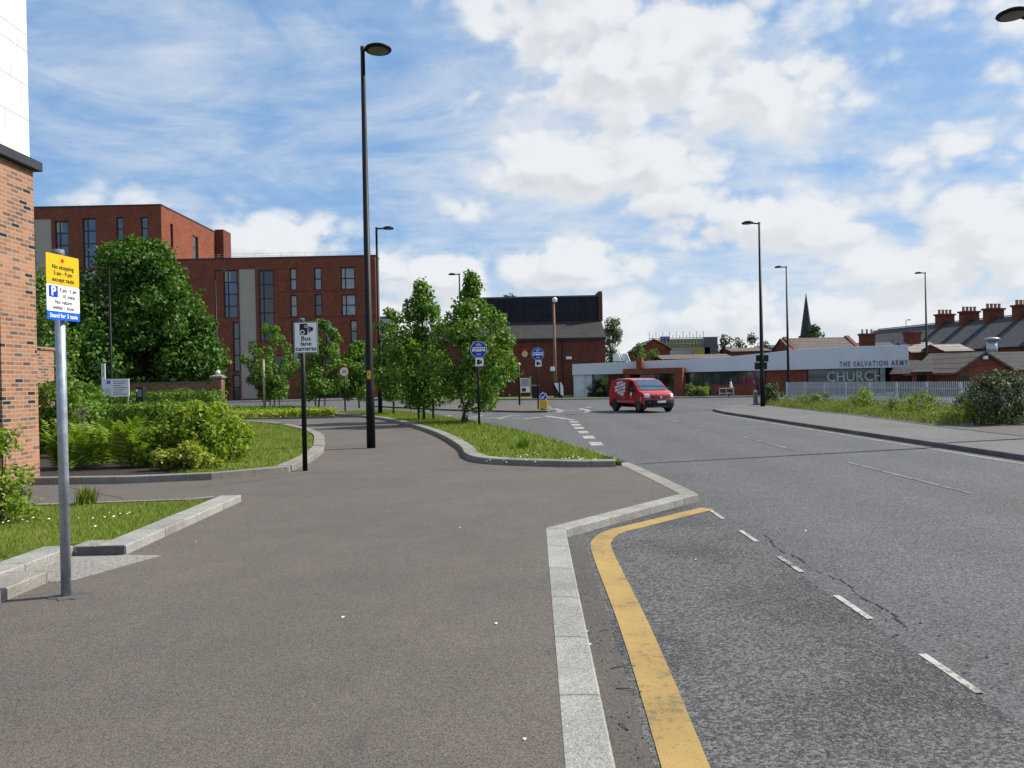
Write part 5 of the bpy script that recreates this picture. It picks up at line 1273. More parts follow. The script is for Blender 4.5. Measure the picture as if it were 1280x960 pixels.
# posts, bins, boards
p = G(649.5, 506.5); r = empty('black_post', (p.x, p.y, 0), 'plain slim black post on the traffic island by the notice board', 'post')
MB().tube([(p.x, p.y, -.05), (p.x, p.y, D(649.5, 455, p.y).z)], .06, 10).build('shaft', 'black', r, True); MB().lathe([(.07, 0), (.075, .05), (.02, .09)], (p.x, p.y, D(649.5, 455, p.y).z), 10).build('cap', 'black', r)
p = G(331, 514, .05); r = empty('wooden_post', (p.x, p.y, 0), 'bare pale wooden post standing in the yellow flower bed', 'post')
zt_ = D(329.5, 450, p.y).z
MB().tube([(p.x, p.y, -.05), (p.x - .02, p.y, zt_)], [.085, .075], 8).build('shaft', 'post', r, True); MB().lathe([(.08, 0), (.08, .04), (.02, .06)], (p.x - .02, p.y, zt_), 8).build('cap', 'post', r)
Y0 = 79.0; q0, q1 = D(650.5, 493, Y0), D(662.5, 472.5, Y0)
r = empty('notice_board', ((q0.x + q1.x) / 2, Y0, 0), 'pale notice board with a pinkish poster before the brick hall', 'notice board')
for x in (q0.x - .05, q1.x + .05): MB().box(x - .07, x + .07, Y0 - .05, Y0 + .05, 0, q1.z + (.2 if x > q0.x else 0)).build('leg', 'post', r)
bo = MB().box(q0.x + .03, q1.x - .03, Y0 - .03, Y0 + .03, .45, q1.z).build('board', 'white', r)
MB().box(q0.x + .1, q1.x - .1, Y0 - .045, Y0 - .032, D(656, 483, Y0).z, q1.z - .08).build('poster', 'pinkboard', bo); MB().box(q0.x + .15, q1.x - .45, Y0 - .045, Y0 - .032, .55, D(656, 485, Y0).z).build('poster', 'cloth_dark', bo)
Y0 = 70.0; q0, q1 = D(665.2, 495, Y0), D(674.3, 481, Y0)
r = empty('litter_bin', ((q0.x + q1.x) / 2, Y0, 0), 'square black litter bin behind the yellow bollard', 'bin')
MB().box(q0.x, q1.x, Y0, Y0 + .6, .05, q1.z - .12).build('body', 'plastic', r, bevel=.02); MB().box(q0.x - .03, q1.x + .03, Y0 - .03, Y0 + .63, q1.z - .118, q1.z).build('lid', 'signback', r, bevel=.02)
Y0 = 72.0; q = D(694.5, 495, Y0); zt_ = D(692, 378.5, Y0).z
r = empty('timber_pole', (q.x, Y0, 0), 'tall brown timber pole with a small white lamp at its top', 'pole')
MB().tube([(q.x, Y0, -.05), (q.x, Y0, zt_)], [.17, .10], 10).build('shaft', 'timber', r, True)
MB().lathe([(.08, zt_ + .02), (.22, zt_ + .1), (.22, zt_ + .4), (.08, zt_ + .5)], (q.x + .1, Y0 - .1, 0), 10).build('lamp', 'white', r, True)
qq = D(691.5, 461, Y0); MB().box(qq.x - .28, qq.x + .15, Y0 - .28, Y0 - .18, qq.z - .2, qq.z + .2).build('sign_plate', 'white', r)
Y0 = 70.5; T = lambda x, y, d: D(x, y, Y0) + Vector((0, -d, 0))
r = empty('leaning_board', (D(698, 497, Y0).x, Y0, 0), 'tilted white board with a black sweep by the timber pole', 'board')
bo = MB().plate([(692.5, -479), (701.5, -478), (704, -483), (704.3, -494.5), (700, -493), (696, -486)], lambda x, y, d: D(x, -y, Y0) + Vector((0, -d, 0)), -.03, .03).build('panel', 'white', r)
MB().plate([(692.3, -480), (695.5, -485.5), (699.5, -493), (704.5, -495.8), (703, -497.5), (697, -496), (692, -495)], lambda x, y, d: D(x, -y, Y0) + Vector((0, -d, 0)), .031, .06).build('black_sweep', 'ink', bo)
MB().tube([D(700, 499, Y0 - .15), D(699, 474, Y0 - .15)], .06, 8).build('post', 'black', r)
Y0 = 93.0; q0, q1 = D(382.5, 497, Y0), D(395.5, 481, Y0)
r = empty('utility_cabinet', ((q0.x + q1.x) / 2, Y0, 0), 'dark green utility cabinet in front of the apartment block', 'cabinet')
MB().box(q0.x, q1.x, Y0, Y0 + .6, .08, q1.z - .08).build('body', 'green_box', r, bevel=.02); MB().box(q0.x - .04, q1.x + .04, Y0 - .04, Y0 + .64, q1.z - .078, q1.z).build('lid', 'green_box', r)
MB().box(q0.x + .6, q0.x + .63, Y0 - .012, Y0 - .002, .15, q1.z - .15).build('door_gap', 'ink', r)
p = G(944.5, 505.5); r = empty('concrete_bollard', (p.x, p.y, 0), 'short grey concrete bollard at the pavement corner by the lamp', 'bollard')
zt_ = D(944.5, 488, p.y).z; MB().box(p.x - .11, p.x + .11, p.y - .11, p.y + .11, -.02, zt_ - .05).build('shaft', 'concrete', r, bevel=.02); MB().add([(p.x + a * .11, p.y + b * .11, zt_ - .048) for a, b in ((-1, -1), (1, -1), (1, 1), (-1, 1))] + [(p.x, p.y, zt_ + .03)], [(0, 1, 4), (1, 2, 4), (2, 3, 4), (3, 0, 4), (3, 2, 1, 0)]).build('cap', 'concrete', r)

# car park information board and ticket machine
Y0 = 27.0
def IX(px, py): return D(px, py, Y0)
r = empty('information_board', (IX(147, 500).x, Y0, 0), 'white car park information board with an upright name blade', 'sign')
a, b, c = IX(131, 496), IX(162, 473.2), IX(127.5, 454.5); d_ = IX(132.6, 473)
T = frame2((a.x, Y0 - .03, 0), (1, 0, 0), (0, 0, 1), (0, -1, 0)); W_ = b.x - a.x
bo = MB().plate([(0, a.z), (W_, a.z), (W_, b.z), (d_.x - a.x, b.z), (d_.x - a.x, c.z), (c.x - a.x, c.z), (c.x - a.x, a.z)], T, 0, .03).build('board', 'white', r)
for x in (a.x + .05, b.x - .07): MB().tube([(x, Y0, 0), (x, Y0, a.z + .4)], .03, 8).build('leg', 'galv', r)
g = MB()
for k in range(7):
    z = b.z - .10 - k * .075; g.plate([(W_ * .38, z), (W_ * (.92 - .1 * (k % 3)), z), (W_ * (.92 - .1 * (k % 3)), z + .022), (W_ * .38, z + .022)], T, .031, .034)
for k in range(4): z = a.z + .05 + k * .07; g.plate([(.03, z), (W_ * .28, z), (W_ * .28, z + .02), (.03, z + .02)], T, .031, .034)
g.build('small_print', 'signback', bo)
ps = MB().plate([(W_ * .12, b.z - .17), (W_ * .26, b.z - .17), (W_ * .26, b.z - .05), (W_ * .12, b.z - .05)], T, .031, .034).build('parking_square', 'dblue', bo); text_mesh('lettering', 'P', .12, lambda x, y, d: T(W_ * .19 + x, b.z - .11 + y, d), 'white', ps, depth=.001, d=.0355)
text_mesh('lettering', 'CAR PARK', .105, lambda x, y, d: T((c.x + d_.x) / 2 - a.x + y, (b.z + c.z) / 2 + .03 - x, d), 'ink', bo, depth=.002, d=.032, width=.46)
Y0 = 33.0; q0, q1 = D(170, 507, Y0), D(178.5, 483.5, Y0)
r = empty('ticket_machine', ((q0.x + q1.x) / 2, Y0, 0), 'dark parking ticket machine with a pale screen before the hedge', 'ticket machine')
MB().box(q0.x, q1.x, Y0, Y0 + .25, 0, q1.z).build('body', 'plastic', r, bevel=.02); MB().box(q0.x + .06, q1.x - .05, Y0 - .012, Y0 - .002, q1.z - .42, q1.z - .12).build('screen', 'signback', r); MB().box(q0.x + .02, q0.x + .1, Y0 - .02, Y0 - .004, q1.z - .2, q1.z - .1).build('label_plate', 'white', r)

# palisade fence
fa, fb = Vector((16.6, 46.6, 0)), Vector((19.3, 28.0, 0)); fd = fb - fa; FLn = fd.length; fd.normalize(); fn = Vector((-fd.y, fd.x, 0))
if fn.x > 0: fn = -fn
r = empty('palisade_fence', fa, 'long galvanised steel palisade fence behind the roadside weeds', 'fence')
FP = lambda a, d, z: fa + fd * a + fn * d + Vector((0, 0, z))
nb = 9; bayl = FLn / nb; zt_ = 1.17
for k in range(nb + 1):
    MB().fbox(FP, k * bayl - .04, k * bayl + .04, -.09, -.02, 0, zt_ + .04).build('post', 'palisade', r)
for k in range(nb):
    g = MB(); a0 = k * bayl
    for z in (.28, .92): g.fbox(FP, a0 + .042, a0 + bayl - .042, -.045, .0, z, z + .045)
    g.build('rail', 'palisade', r)
    g = MB(); n_ = 18
    for j in range(n_):
        x = a0 + (j + .5) * bayl / n_; wj = .030
        g.plate([(x - wj, .06), (x + wj, .06), (x + wj, zt_), (x + wj * .4, zt_ + .08), (x, zt_ + .03), (x - wj * .4, zt_ + .08), (x - wj, zt_)], lambda aa, z, d: FP(aa, d, z), .003, .012)
    g.build('pale_panel', 'palisade', r)

# hand rail by the church
q0, q1 = G(899.5, 498), G(921.5, 498); zt_ = D(910, 485.5, q0.y).z
r = empty('hand_rail', q0, 'pale steel hand rail on the church forecourt beside the walker', 'railing')
for x in (q0.x, (q0.x + q1.x) / 2, q1.x): MB().tube([(x, q0.y, 0), (x, q0.y, zt_)], .04, 8).build('post', 'galv', r)
MB().tube([(q0.x, q0.y, zt_), (q1.x, q0.y, zt_)], .04, 8).build('top_rail', 'galv', r); MB().tube([(q0.x, q0.y, zt_ * .5), (q1.x, q0.y, zt_ * .5)], .03, 8).build('mid_rail', 'galv', r)

# stake frames round the young trees
def stakes(x, y, label, w=.55, h=1.25):
    r = empty('tree_stake_frame', (x, y, 0), label, 'tree guard', 'stake frames at the young trees')
    for sx in (-1, 1): MB().tube([(x + sx * w / 2, y - .1, -.02), (x + sx * w / 2, y - .1, h)], .045, 7).build('stake', 'bark_dark', r)
    MB().tube([(x - w / 2 - .05, y - .1, h - .08), (x + w / 2 + .05, y - .1, h - .08)], .04, 7).build('crossbar', 'bark_dark', r)

# ================================================================== VAN
def van():
    SC = .93; a = R(18); h = Vector((math.sin(a), -math.cos(a), 0)); lf = Vector((h.y, -h.x, 0))   # lf: towards the picture's left side of the van
    front = Vector((7.52, 38.75, -.096))
    r = empty('delivery_van', front - h * 2.3 * SC, 'red delivery van turning at the junction with slanted white lettering on its side', 'van')
    P = lambda x, y, z: front - h * (x * SC) + lf * (y * SC) + Vector((0, 0, z * SC))      # x back from the nose, y to picture left, z up
    def half(z):                                     # half width at height z
        return float(np.interp(z, [.2, .45, .9, 1.15, 1.82, 1.92], [.90, .955, .96, .93, .80, .70]))
    def bulge(x, t):                                 # front and rear are rounded in plan
        return .26 * abs(t) ** 2.6 * max(0, 1 - x / .9) if x < .9 else -.06 * abs(t) ** 3 * max(0, (x - 4.1) / .5)
    prof = [(.10, .28), (.02, .42), (.0, .62), (.05, .80), (.10, .98), (.34, 1.10), (.62, 1.16), (.86, 1.20), (1.22, 1.46), (1.55, 1.69), (1.80, 1.81), (2.15, 1.875), (3.0, 1.90), (4.1, 1.88), (4.52, 1.82), (4.60, 1.66), (4.66, 1.1), (4.68, .5), (4.62, .28)]
    ts = [-1, -.86, -.55, 0, .55, .86, 1]
    def surf(x, z, t, off=0.0):
        hw_ = half(z)
        if x < .9: hw_ -= .06 * max(0, 1 - x / .7) * (1 if abs(t) > .8 else 0)
        return P(x + bulge(x, t) - off, hw_ * t, z)
    mb = MB()
    for (x, z) in prof: mb.v += [surf(x, z - (.03 if abs(t) == 1 and z > 1.8 else 0), t) for t in ts]
    n = len(ts)
    for i in range(len(prof) - 1):
        for k in range(n - 1): mb.f.append((i * n + k, i * n + k + 1, (i + 1) * n + k + 1, (i + 1) * n + k))
    k = len(prof) - 1
    for k2 in range(n - 1): mb.f.append((k * n + k2, k * n + k2 + 1, k2 + 1, k2))
    # sides as fan strips: pair lower sill points with the profile above
    for s_ in (0, n - 1):
        idx = [i * n + s_ for i in range(len(prof))]
        base = len(mb.v); xs = [prof[i][0] for i in range(len(prof))]
        low = []
        for i in range(len(prof)): 
            x, z = prof[i]; mb.v.append(P(min(max(x + bulge(x, 1), .3), 4.6), (-1 if s_ == 0 else 1) * half(min(z, .5)) , min(z, .5)))
            low.append(base + i)
        for i in range(len(prof) - 1): mb.f.append((idx[i], idx[i + 1], low[i + 1], low[i]))
        mb.f.append((low[0], low[-1], idx[-1], idx[0]))
    body = mb.build('body', 'van', r, True)
    body.modifiers.new('edges', 'EDGE_SPLIT').split_angle = R(38)
    # glass
    g = MB()
    ws = [(.90, 1.225), (1.22, 1.46), (1.55, 1.69), (1.74, 1.785)]
    tt = [-.88, -.55, 0, .55, .88]
    for x, z in ws:
        for t in tt: g.v.append(surf(x, z, t, .0) + Vector((0, 0, .022)) + h * .012)
    for i in range(3):
        for k in range(4): g.f.append((i * 5 + k, i * 5 + k + 1, (i + 1) * 5 + k + 1, (i + 1) * 5 + k))
    ws_ = g.build('windscreen', 'windscreen', r, True)
    for sg in (1, -1):
        out = lambda x, z, e=.012, sg=sg: P(x, sg * (half(z) + e), z)
        MB().quad(out(1.42, 1.20), out(2.22, 1.20), out(2.18, 1.70), out(1.86, 1.72)).build('side_window', 'glass_dark', r)
        ln = MB()
        def seam(x0, z0, x1, z1, wd=.012):
            d = Vector((x1 - x0, z1 - z0)).normalized(); nn = Vector((-d.y, d.x)) * wd
            ln.quad(out(x0 - nn.x, z0 - nn.y, .006), out(x1 - nn.x, z1 - nn.y, .006), out(x1 + nn.x, z1 + nn.y, .006), out(x0 + nn.x, z0 + nn.y, .006))
        seam(1.22, .55, 1.22, 1.2); seam(2.28, .5, 2.26, 1.78); seam(3.35, .5, 3.33, 1.80); seam(1.3, 1.02, 2.2, 1.03); seam(2.28, 1.35, 3.35, 1.36, .010)
        ln.build('door_seams', 'ink', r)
        MB().quad(out(2.02, .98, .02), out(2.20, .98, .02), out(2.20, 1.03, .03), out(2.02, 1.03, .03)).quad(out(2.40, .98, .02), out(2.58, .98, .02), out(2.58, 1.03, .03), out(2.40, 1.03, .03)).build('handle', 'plastic', r)
        MB().quad(out(1.32, .52, .012), out(3.55, .52, .012), out(3.55, .66, .012), out(1.32, .66, .012)).build('rubbing_strip', 'van', r)
        m_ = MB(); 
        c = P(1.33, sg * 1.10, 1.24)
        m_.add([c + h * (dx * SC) + lf * (sg * dy * SC) + Vector((0, 0, dz * SC)) for dx in (-.05, .08) for dy, dz in ((-.12, -.10), (.10, -.10), (.12, .12), (-.10, .12))], [(3, 2, 1, 0), (4, 5, 6, 7), (0, 1, 5, 4), (1, 2, 6, 5), (2, 3, 7, 6), (3, 0, 4, 7)])
        m_.build('mirror', 'plastic', r, bevel=.02)
        for wx in (.86, 3.86):
            arch = MB()
            pts = [(wx + .42 * math.cos(q), .34 + .42 * math.sin(q)) for q in [k * math.pi / 12 for k in range(13)]] + [(wx - .42, .2), (wx + .42, .2)]
            arch.plate(pts, lambda x, z, d, sg=sg: P(x, sg * ((.94 if wx > 1 else .90) + d), z), -.2, .03); arch.build('wheel_arch', 'plastic', r)
            w_ = MB(); n = 20
            prof_w = [(.20, -.11), (.31, -.115), (.335, -.08), (.335, .08), (.31, .115), (.22, .11)]
            for rr_, d in prof_w:
                for k in range(n): q = 2 * math.pi * k / n; w_.v.append(P(wx + rr_ * math.cos(q), sg * (.865 + d), .335 + rr_ * math.sin(q)))
            for i in range(len(prof_w) - 1):
                for k in range(n): w_.f.append((i * n + k, i * n + (k + 1) % n, (i + 1) * n + (k + 1) % n, (i + 1) * n + k))
            wheel = w_.build('wheel', 'rubber', r, True)
            rm = MB().plate(circle_pts(wx, .335, .215, 20), lambda x, z, d, sg=sg: P(x, sg * (.94 + d), z), 0, .02).build('rim', 'rim', wheel)
            hubm = MB()
            for k in range(5):
                q = 2 * math.pi * k / 5; hubm.plate(circle_pts(wx + .135 * math.cos(q), .335 + .135 * math.sin(q), .042, 8), lambda x, z, d, sg=sg: P(x, sg * (.94 + d), z), .021, .026)
            hubm.build('rim_holes', 'ink', wheel)
    # nose
    def nose(quadlist, m, nm, off=.012, par=r):
        g = MB()
        for q in quadlist:
            ts_ = q[0]; zs_ = q[1]
            xs_ = lambda z: float(np.interp(z, [.28, .42, .62, .80, .98, 1.10, 1.16], [.10, .02, 0, .05, .10, .34, .62]))
            b = len(g.v); 
            for z in zs_:
                for t in ts_: g.v.append(surf(xs_(z), z, t, off))
            nt_, nz_ = len(ts_), len(zs_)
            for i in range(nz_ - 1):
                for k in range(nt_ - 1): g.f.append((b + i * nt_ + k, b + i * nt_ + k + 1, b + (i + 1) * nt_ + k + 1, b + (i + 1) * nt_ + k))
        return g.build(nm, m, par, True)
    fine = [i / 10 for i in range(-10, 11)]
    nose([(fine, [.285, .36, .42, .52, .60, .66, .71])], 'plastic', 'bumper', .02)
    nose([([t for t in fine if abs(t) <= .55], [.30, .36])], 'rim', 'skid_plate', .03)
    nose([([t for t in fine if abs(t) <= .62], [.78, .82, .87, .90])], 'ink', 'grille', .014)
    nose([([-.06, 0, .06], [.80, .84, .89])], 'steel', 'badge', .03)
    nose([([-.27, -.1, 0, .1, .27], [.53, .58, .65])], 'white', 'number_plate', .04)
    for sg in (-1, 1):
        nose([([sg * q for q in (.66, .76, .86, .97)], [.84, .92, .98, 1.04])], 'lamp_glass', 'headlight', .016)
        nose([([sg * q for q in (.66, .74)], [.54, .60])], 'lens', 'fog_lamp', .03)
    # slanted white lettering and small mail marks on the picture-left side
    rngv = random.Random(12)
    T = lambda x, z, d: P(x, half(z) + .010 + d, z)
    pl_ = MB()
    o0 = (3.12, 1.36); ca, sa = math.cos(R(26)), math.sin(R(26))
    TT = lambda x, z, d: T(o0[0] - (x * ca - z * sa * .9) * 1.75, o0[1] + (x * sa * .62 + z * ca) * 1.0, d)
    rows = [(.34, -.22, .22), (.14, -.42, .40), (-.06, -.46, .36), (-.25, -.30, .24), (-.42, -.16, .14)]
    for zc, x0, x1 in rows:
        x = x0
        while x < x1 - .04:
            wl = rngv.uniform(.05, .10); hh_ = .075
            kind = rngv.randrange(3)
            pl_.plate([(x, zc - hh_), (x + .026, zc - hh_), (x + .026, zc + hh_), (x, zc + hh_)], TT, 0, .004)
            if kind != 1: pl_.plate([(x + .028, zc + hh_ - .045), (x + wl, zc + hh_ - .045), (x + wl, zc + hh_), (x + .028, zc + hh_)], TT, 0, .004)
            if kind != 0: pl_.plate([(x + .028, zc - hh_), (x + wl, zc - hh_), (x + wl, zc - hh_ + .045), (x + .028, zc - hh_ + .045)], TT, 0, .004)
            pl_.plate([(x + wl - .026, zc - hh_ * .5), (x + wl, zc - hh_ * .5), (x + wl, zc + hh_ * .5), (x + wl - .026, zc + hh_ * .5)], TT, 0, .0035)
            x += wl + .022
    pl_.build('side_lettering', 'white', r)
    em = MB().plate([(1.62, .92), (1.80, .92), (1.80, 1.10), (1.62, 1.10)], T, 0, .005).plate([(1.66, 1.11), (1.76, 1.11), (1.78, 1.17), (1.64, 1.17)], T, 0, .005).build('door_emblem', 'white', r)
    MB().plate([(1.60, .80), (1.82, .80), (1.82, .84), (1.60, .84)], T, 0, .004).plate([(2.4, .80), (2.9, .80), (2.9, .83), (2.4, .83)], T, 0, .004).build('small_lettering', 'gold', r)
    MB().tube([P(1.95, 0, 1.84), P(2.06, 0, 2.02)], .012, 5).build('aerial', 'ink', r)
van()

# ================================================================== PERSON by the church
def person(base, H_, yaw):
    r = empty('person', base, 'person in a pale top and dark trousers walking past the hand rail', 'person')
    k = H_ / 1.7; c, s_ = math.cos(yaw), math.sin(yaw)
    V = lambda x, y, z: (base[0] + (x * c - y * s_) * k, base[1] + (x * s_ + y * c) * k, base[2] + z * k)
    verts = [(0, 0, .95), (0, 0, 1.15), (0, .01, 1.38), (0, .02, 1.48), (0, .03, 1.58), (0, .03, 1.68),
             (-.10, 0, .88), (-.11, -.14, .50), (-.11, -.22, .08), (-.11, -.32, .04), (.10, 0, .88), (.11, .10, .50), (.11, .26, .10), (.11, .18, .04),
             (-.20, .01, 1.38), (-.25, .08, 1.12), (-.22, -.06, .90), (-.22, -.10, .82), (.20, .01, 1.38), (.25, -.06, 1.12), (.22, -.22, .94), (.22, -.28, .88)]
    rad = [.15, .13, .15, .06, .09, .085, .095, .062, .042, .035, .095, .062, .042, .035, .06, .045, .034, .03, .06, .045, .034, .03]
    ed = [(0, 1), (1, 2), (2, 3), (3, 4), (4, 5), (0, 6), (6, 7), (7, 8), (8, 9), (0, 10), (10, 11), (11, 12), (12, 13), (2, 14), (14, 15), (15, 16), (16, 17), (2, 18), (18, 19), (19, 20), (20, 21)]
    inv = WM[r].inverted(); me = bpy.data.meshes.new('body')
    me.from_pydata([tuple(inv @ Vector(V(*q))) for q in verts], ed, []); o = link_obj('body', me, r)
    sk = o.modifiers.new('skin', 'SKIN'); 
    for i, q in enumerate(rad): me.skin_vertices[0].data[i].radius = (q * k, q * k)
    me.skin_vertices[0].data[0].use_root = True
    ss = o.modifiers.new('sub', 'SUBSURF'); ss.levels = 2; ss.render_levels = 2
    dg = bpy.context.evaluated_depsgraph_get(); m2 = bpy.data.meshes.new_from_object(o.evaluated_get(dg)); o.modifiers.clear(); o.data = m2
    for nm in ('skin', 'cloth_pale', 'cloth_dark', 'hair'): m2.materials.append(M[nm])
    for f in m2.polygons:
        z = (WM[r] @ f.center).z - base[2]; z /= k
        yy = (Matrix.Rotation(-yaw, 4, 'Z') @ f.center).y / k
        f.material_index = 2 if z < .96 else (1 if z < 1.49 and not (z < 1.0) else (3 if z > 1.62 or (z > 1.5 and yy > .06) else 0))
        if .80 < z < 1.0 and abs((Matrix.Rotation(-yaw, 4, 'Z') @ f.center).x / k) > .17: f.material_index = 0
    m2.shade_smooth()
    hd = MB().lathe([(.02, -.02), (.075, 0), (.094, .06), (.08, .115), (.03, .14)], V(0, .03, 1.585), 12); hd.build('hair', 'hair', r, True)
q = G(914, 497.5); person((q.x, q.y, 0), 1.42, R(80))

# ================================================================== TREES AND PLANTS
def ovoid(wd, tip=.18, low=.55):
    return lambda t: wd * (np.interp(t, [0, .12, .38, .7, .9, 1], [low, .85, 1, .72, .40, tip]))
def spire(wd): return lambda t: wd * np.interp(t, [0, .1, .3, .55, .72, .86, 1], [.42, .72, 1, .90, .54, .24, .06])
dome = lambda wd: (lambda t: wd * np.interp(t, [0, .08, .3, .6, .85, 1], [.80, .95, 1.0, .84, .52, .18]))

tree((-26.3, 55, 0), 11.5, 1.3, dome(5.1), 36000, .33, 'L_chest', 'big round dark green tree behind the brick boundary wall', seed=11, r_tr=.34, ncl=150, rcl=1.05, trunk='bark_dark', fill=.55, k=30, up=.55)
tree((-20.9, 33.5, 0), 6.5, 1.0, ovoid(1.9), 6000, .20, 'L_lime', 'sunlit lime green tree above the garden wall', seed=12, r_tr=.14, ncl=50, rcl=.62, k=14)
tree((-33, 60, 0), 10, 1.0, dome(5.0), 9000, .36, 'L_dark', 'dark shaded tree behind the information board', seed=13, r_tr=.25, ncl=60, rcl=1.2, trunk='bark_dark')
# young street trees: pixel column of the trunk, depth, top and bottom of the crown, width
YT = [  # base px, Y, ytop, ybot, half width px, seed, label
    ((344, 508), 58, 407, 494, 36, 21, 'young street tree with a drooping crown left of the camera board'),
    ((398, 513), 50, 403, 492, 36, 22, 'young street tree with a few rusty leaf tips behind the camera board'),
    ((449, 512), 53, 428, 494, 26, 23, 'small young street tree peeping out behind the tallest lamp column'),
    ((492, 519), 40, 388, 498, 31, 24, 'slender young street tree beside the second black lamp column'),
    ((530, 527), 33, 358, 499, 43, 25, 'pointed leafy young tree with a stake frame in the grass verge'),
    ((577, 530), 30.4, 349, 508, 52, 26, 'largest leafy young tree in the verge, with sprouts at its foot')]
for (bpx, Y, yt, yb_, hw_, sd, lab) in YT:
    b = D(bpx[0], bpx[1], Y); zt_, zl = D(bpx[0], yt, Y).z, D(bpx[0], yb_, Y).z; wd = hw_ / FPX * Y
    ct = {25: (531, 0), 26: (594, 0), 24: (494, 0), 21: (340, 0), 22: (404, 0), 23: (449, 0)}[sd][0]
    lean = (ct - bpx[0]) / FPX * Y
    tree((b.x, Y, 0.06), zt_, zl, spire(wd * 1.02) if sd in (25, 26) else ovoid(wd, .2, .5), 9000 if sd > 24 else 5800, .15 if sd > 23 else .18, 'L_young', lab, 'young street trees', sd, r_tr=.055, taper=.5, ncl=100 if sd > 24 else 64, rcl=.42, k=26, lean=(lean, 0), fill=.25, sy=.85, aspect=.7)
sp = D(582, 520, 30.2)
shrub((sp.x, 30.2, .07), .35, .3, 1.05, 120, .12, 'L_lime', 'leafy sprouts growing at the foot of the largest young tree', 'sprouts', seed=31, ncl=10, rcl=.14, name='sprout_clump')
b = D(530, 527, 33); stakes(b.x + .1, 33.0, 'dark stake frame at the foot of the pointed young tree', .62, 1.05)
b = D(344, 508, 58); stakes(b.x, 58.0, 'dark stake frame at the foot of the drooping young tree', .7, 1.1)
b = D(398, 513, 50); stakes(b.x + .15, 50.0, 'dark stake frame at the foot of the rusty tipped young tree', .62, 1.0)

tree((D(766, 460, 100).x, 100, 0), D(766, 400, 100).z, 2.5, ovoid(1.35, .5, .8), 3600, .26, 'L_birch', 'pale grey green birch standing at the side of the brick hall', seed=41, r_tr=.12, ncl=40, rcl=.6)
tree((D(800, 460, 86).x, 86, 0), D(800, 430.5, 86).z, 1.5, ovoid(1.1, .3, .9), 1700, .22, 'L_lime', 'bright green small tree behind the church porch chimney', seed=42, r_tr=.08, ncl=26, rcl=.42)
tree((D(818, 460, 86).x, 86, 0), D(818, 437, 86).z, 1.5, ovoid(.9, .3, .9), 900, .22, 'L_lime', 'lower bright green small tree in front of the gabled house', seed=43, r_tr=.08, ncl=18, rcl=.38)
for i, (px, yt, w_, lab) in enumerate([(905, 424, 12, 'far green tree touching the right end of the scaffolded building'), (922, 427, 13, 'far low green tree between the scaffolding and the taller far tree'), (939, 421, 12, 'taller far green tree beside the lamp column with sign boxes'), (956, 430, 10, 'far small green tree right of the column with sign boxes')]):
    Y = 150 + i * 4; p = D(px, yt, Y); tree((p.x, Y, 0), p.z, 2.0, dome(w_ / FPX * Y), 1300, .50, 'L_far', lab, 'far trees behind the fascia', 50 + i, r_tr=.2, ncl=26, rcl=.9)
p = D(1018, 409, 190); tree((p.x, 190, 0), p.z, 5.0, dome(13 / FPX * 190), 1300, .6, 'L_far', 'small green tree at the foot of the church spire', seed=57, r_tr=.2, ncl=26, rcl=1.0)
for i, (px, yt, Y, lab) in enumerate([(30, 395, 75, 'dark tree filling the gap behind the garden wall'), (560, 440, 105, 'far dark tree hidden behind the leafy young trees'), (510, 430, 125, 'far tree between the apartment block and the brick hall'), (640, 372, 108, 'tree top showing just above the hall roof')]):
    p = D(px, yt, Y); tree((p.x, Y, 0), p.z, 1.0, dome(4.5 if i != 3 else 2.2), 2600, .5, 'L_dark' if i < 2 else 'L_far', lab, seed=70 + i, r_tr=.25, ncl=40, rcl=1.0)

# shrubs of the left bed
def at(px, py, z=.09): return G(px, py, z)
q = at(228, 588); shrub((q.x - .25, q.y + 1.3, .09), 1.15, 1.1, 1.12, 5600, .10, 'L_shrub', 'large light green leafy shrub at the front of the planted bed', seed=81, ncl=46, rcl=.26)
q = at(262, 560); shrub((q.x - .35, q.y + 1.0, .09), 1.0, .9, .85, 2600, .10, 'L_shrub', 'lower light green shrub with pinkish tips beside the lawn', seed=82, ncl=26, rcl=.22)
q = at(222, 590); shrub((q.x, q.y + .45, .09), .72, .4, .46, 2100, .07, 'L_gold', 'yellow leaved low plant at the front edge of the bed', 'plant', seed=83, ncl=16, rcl=.14, name='yellow_plant', z_lo=.06)
q = at(262, 571); shrub((q.x, q.y + .5, .09), .68, .9, .48, 2300, .07, 'L_gold', 'yellow leaved plant spilling onto the lawn', 'plant', seed=84, ncl=16, rcl=.14, name='yellow_plant', z_lo=.06)
q = at(285, 549); shrub((q.x, q.y + .6, .09), .6, 1.1, .44, 1700, .075, 'L_gold', 'farthest yellow leaved plant along the lawn edge', 'plant', seed=85, ncl=14, rcl=.14, name='yellow_plant', z_lo=.06)
q = at(196, 583); shrub((q.x, q.y + .9, .09), .45, .4, 1.0, 1400, .11, 'L_hedge', 'dark green narrow shrub between the ferns and light shrub', seed=86, ncl=14, rcl=.2)

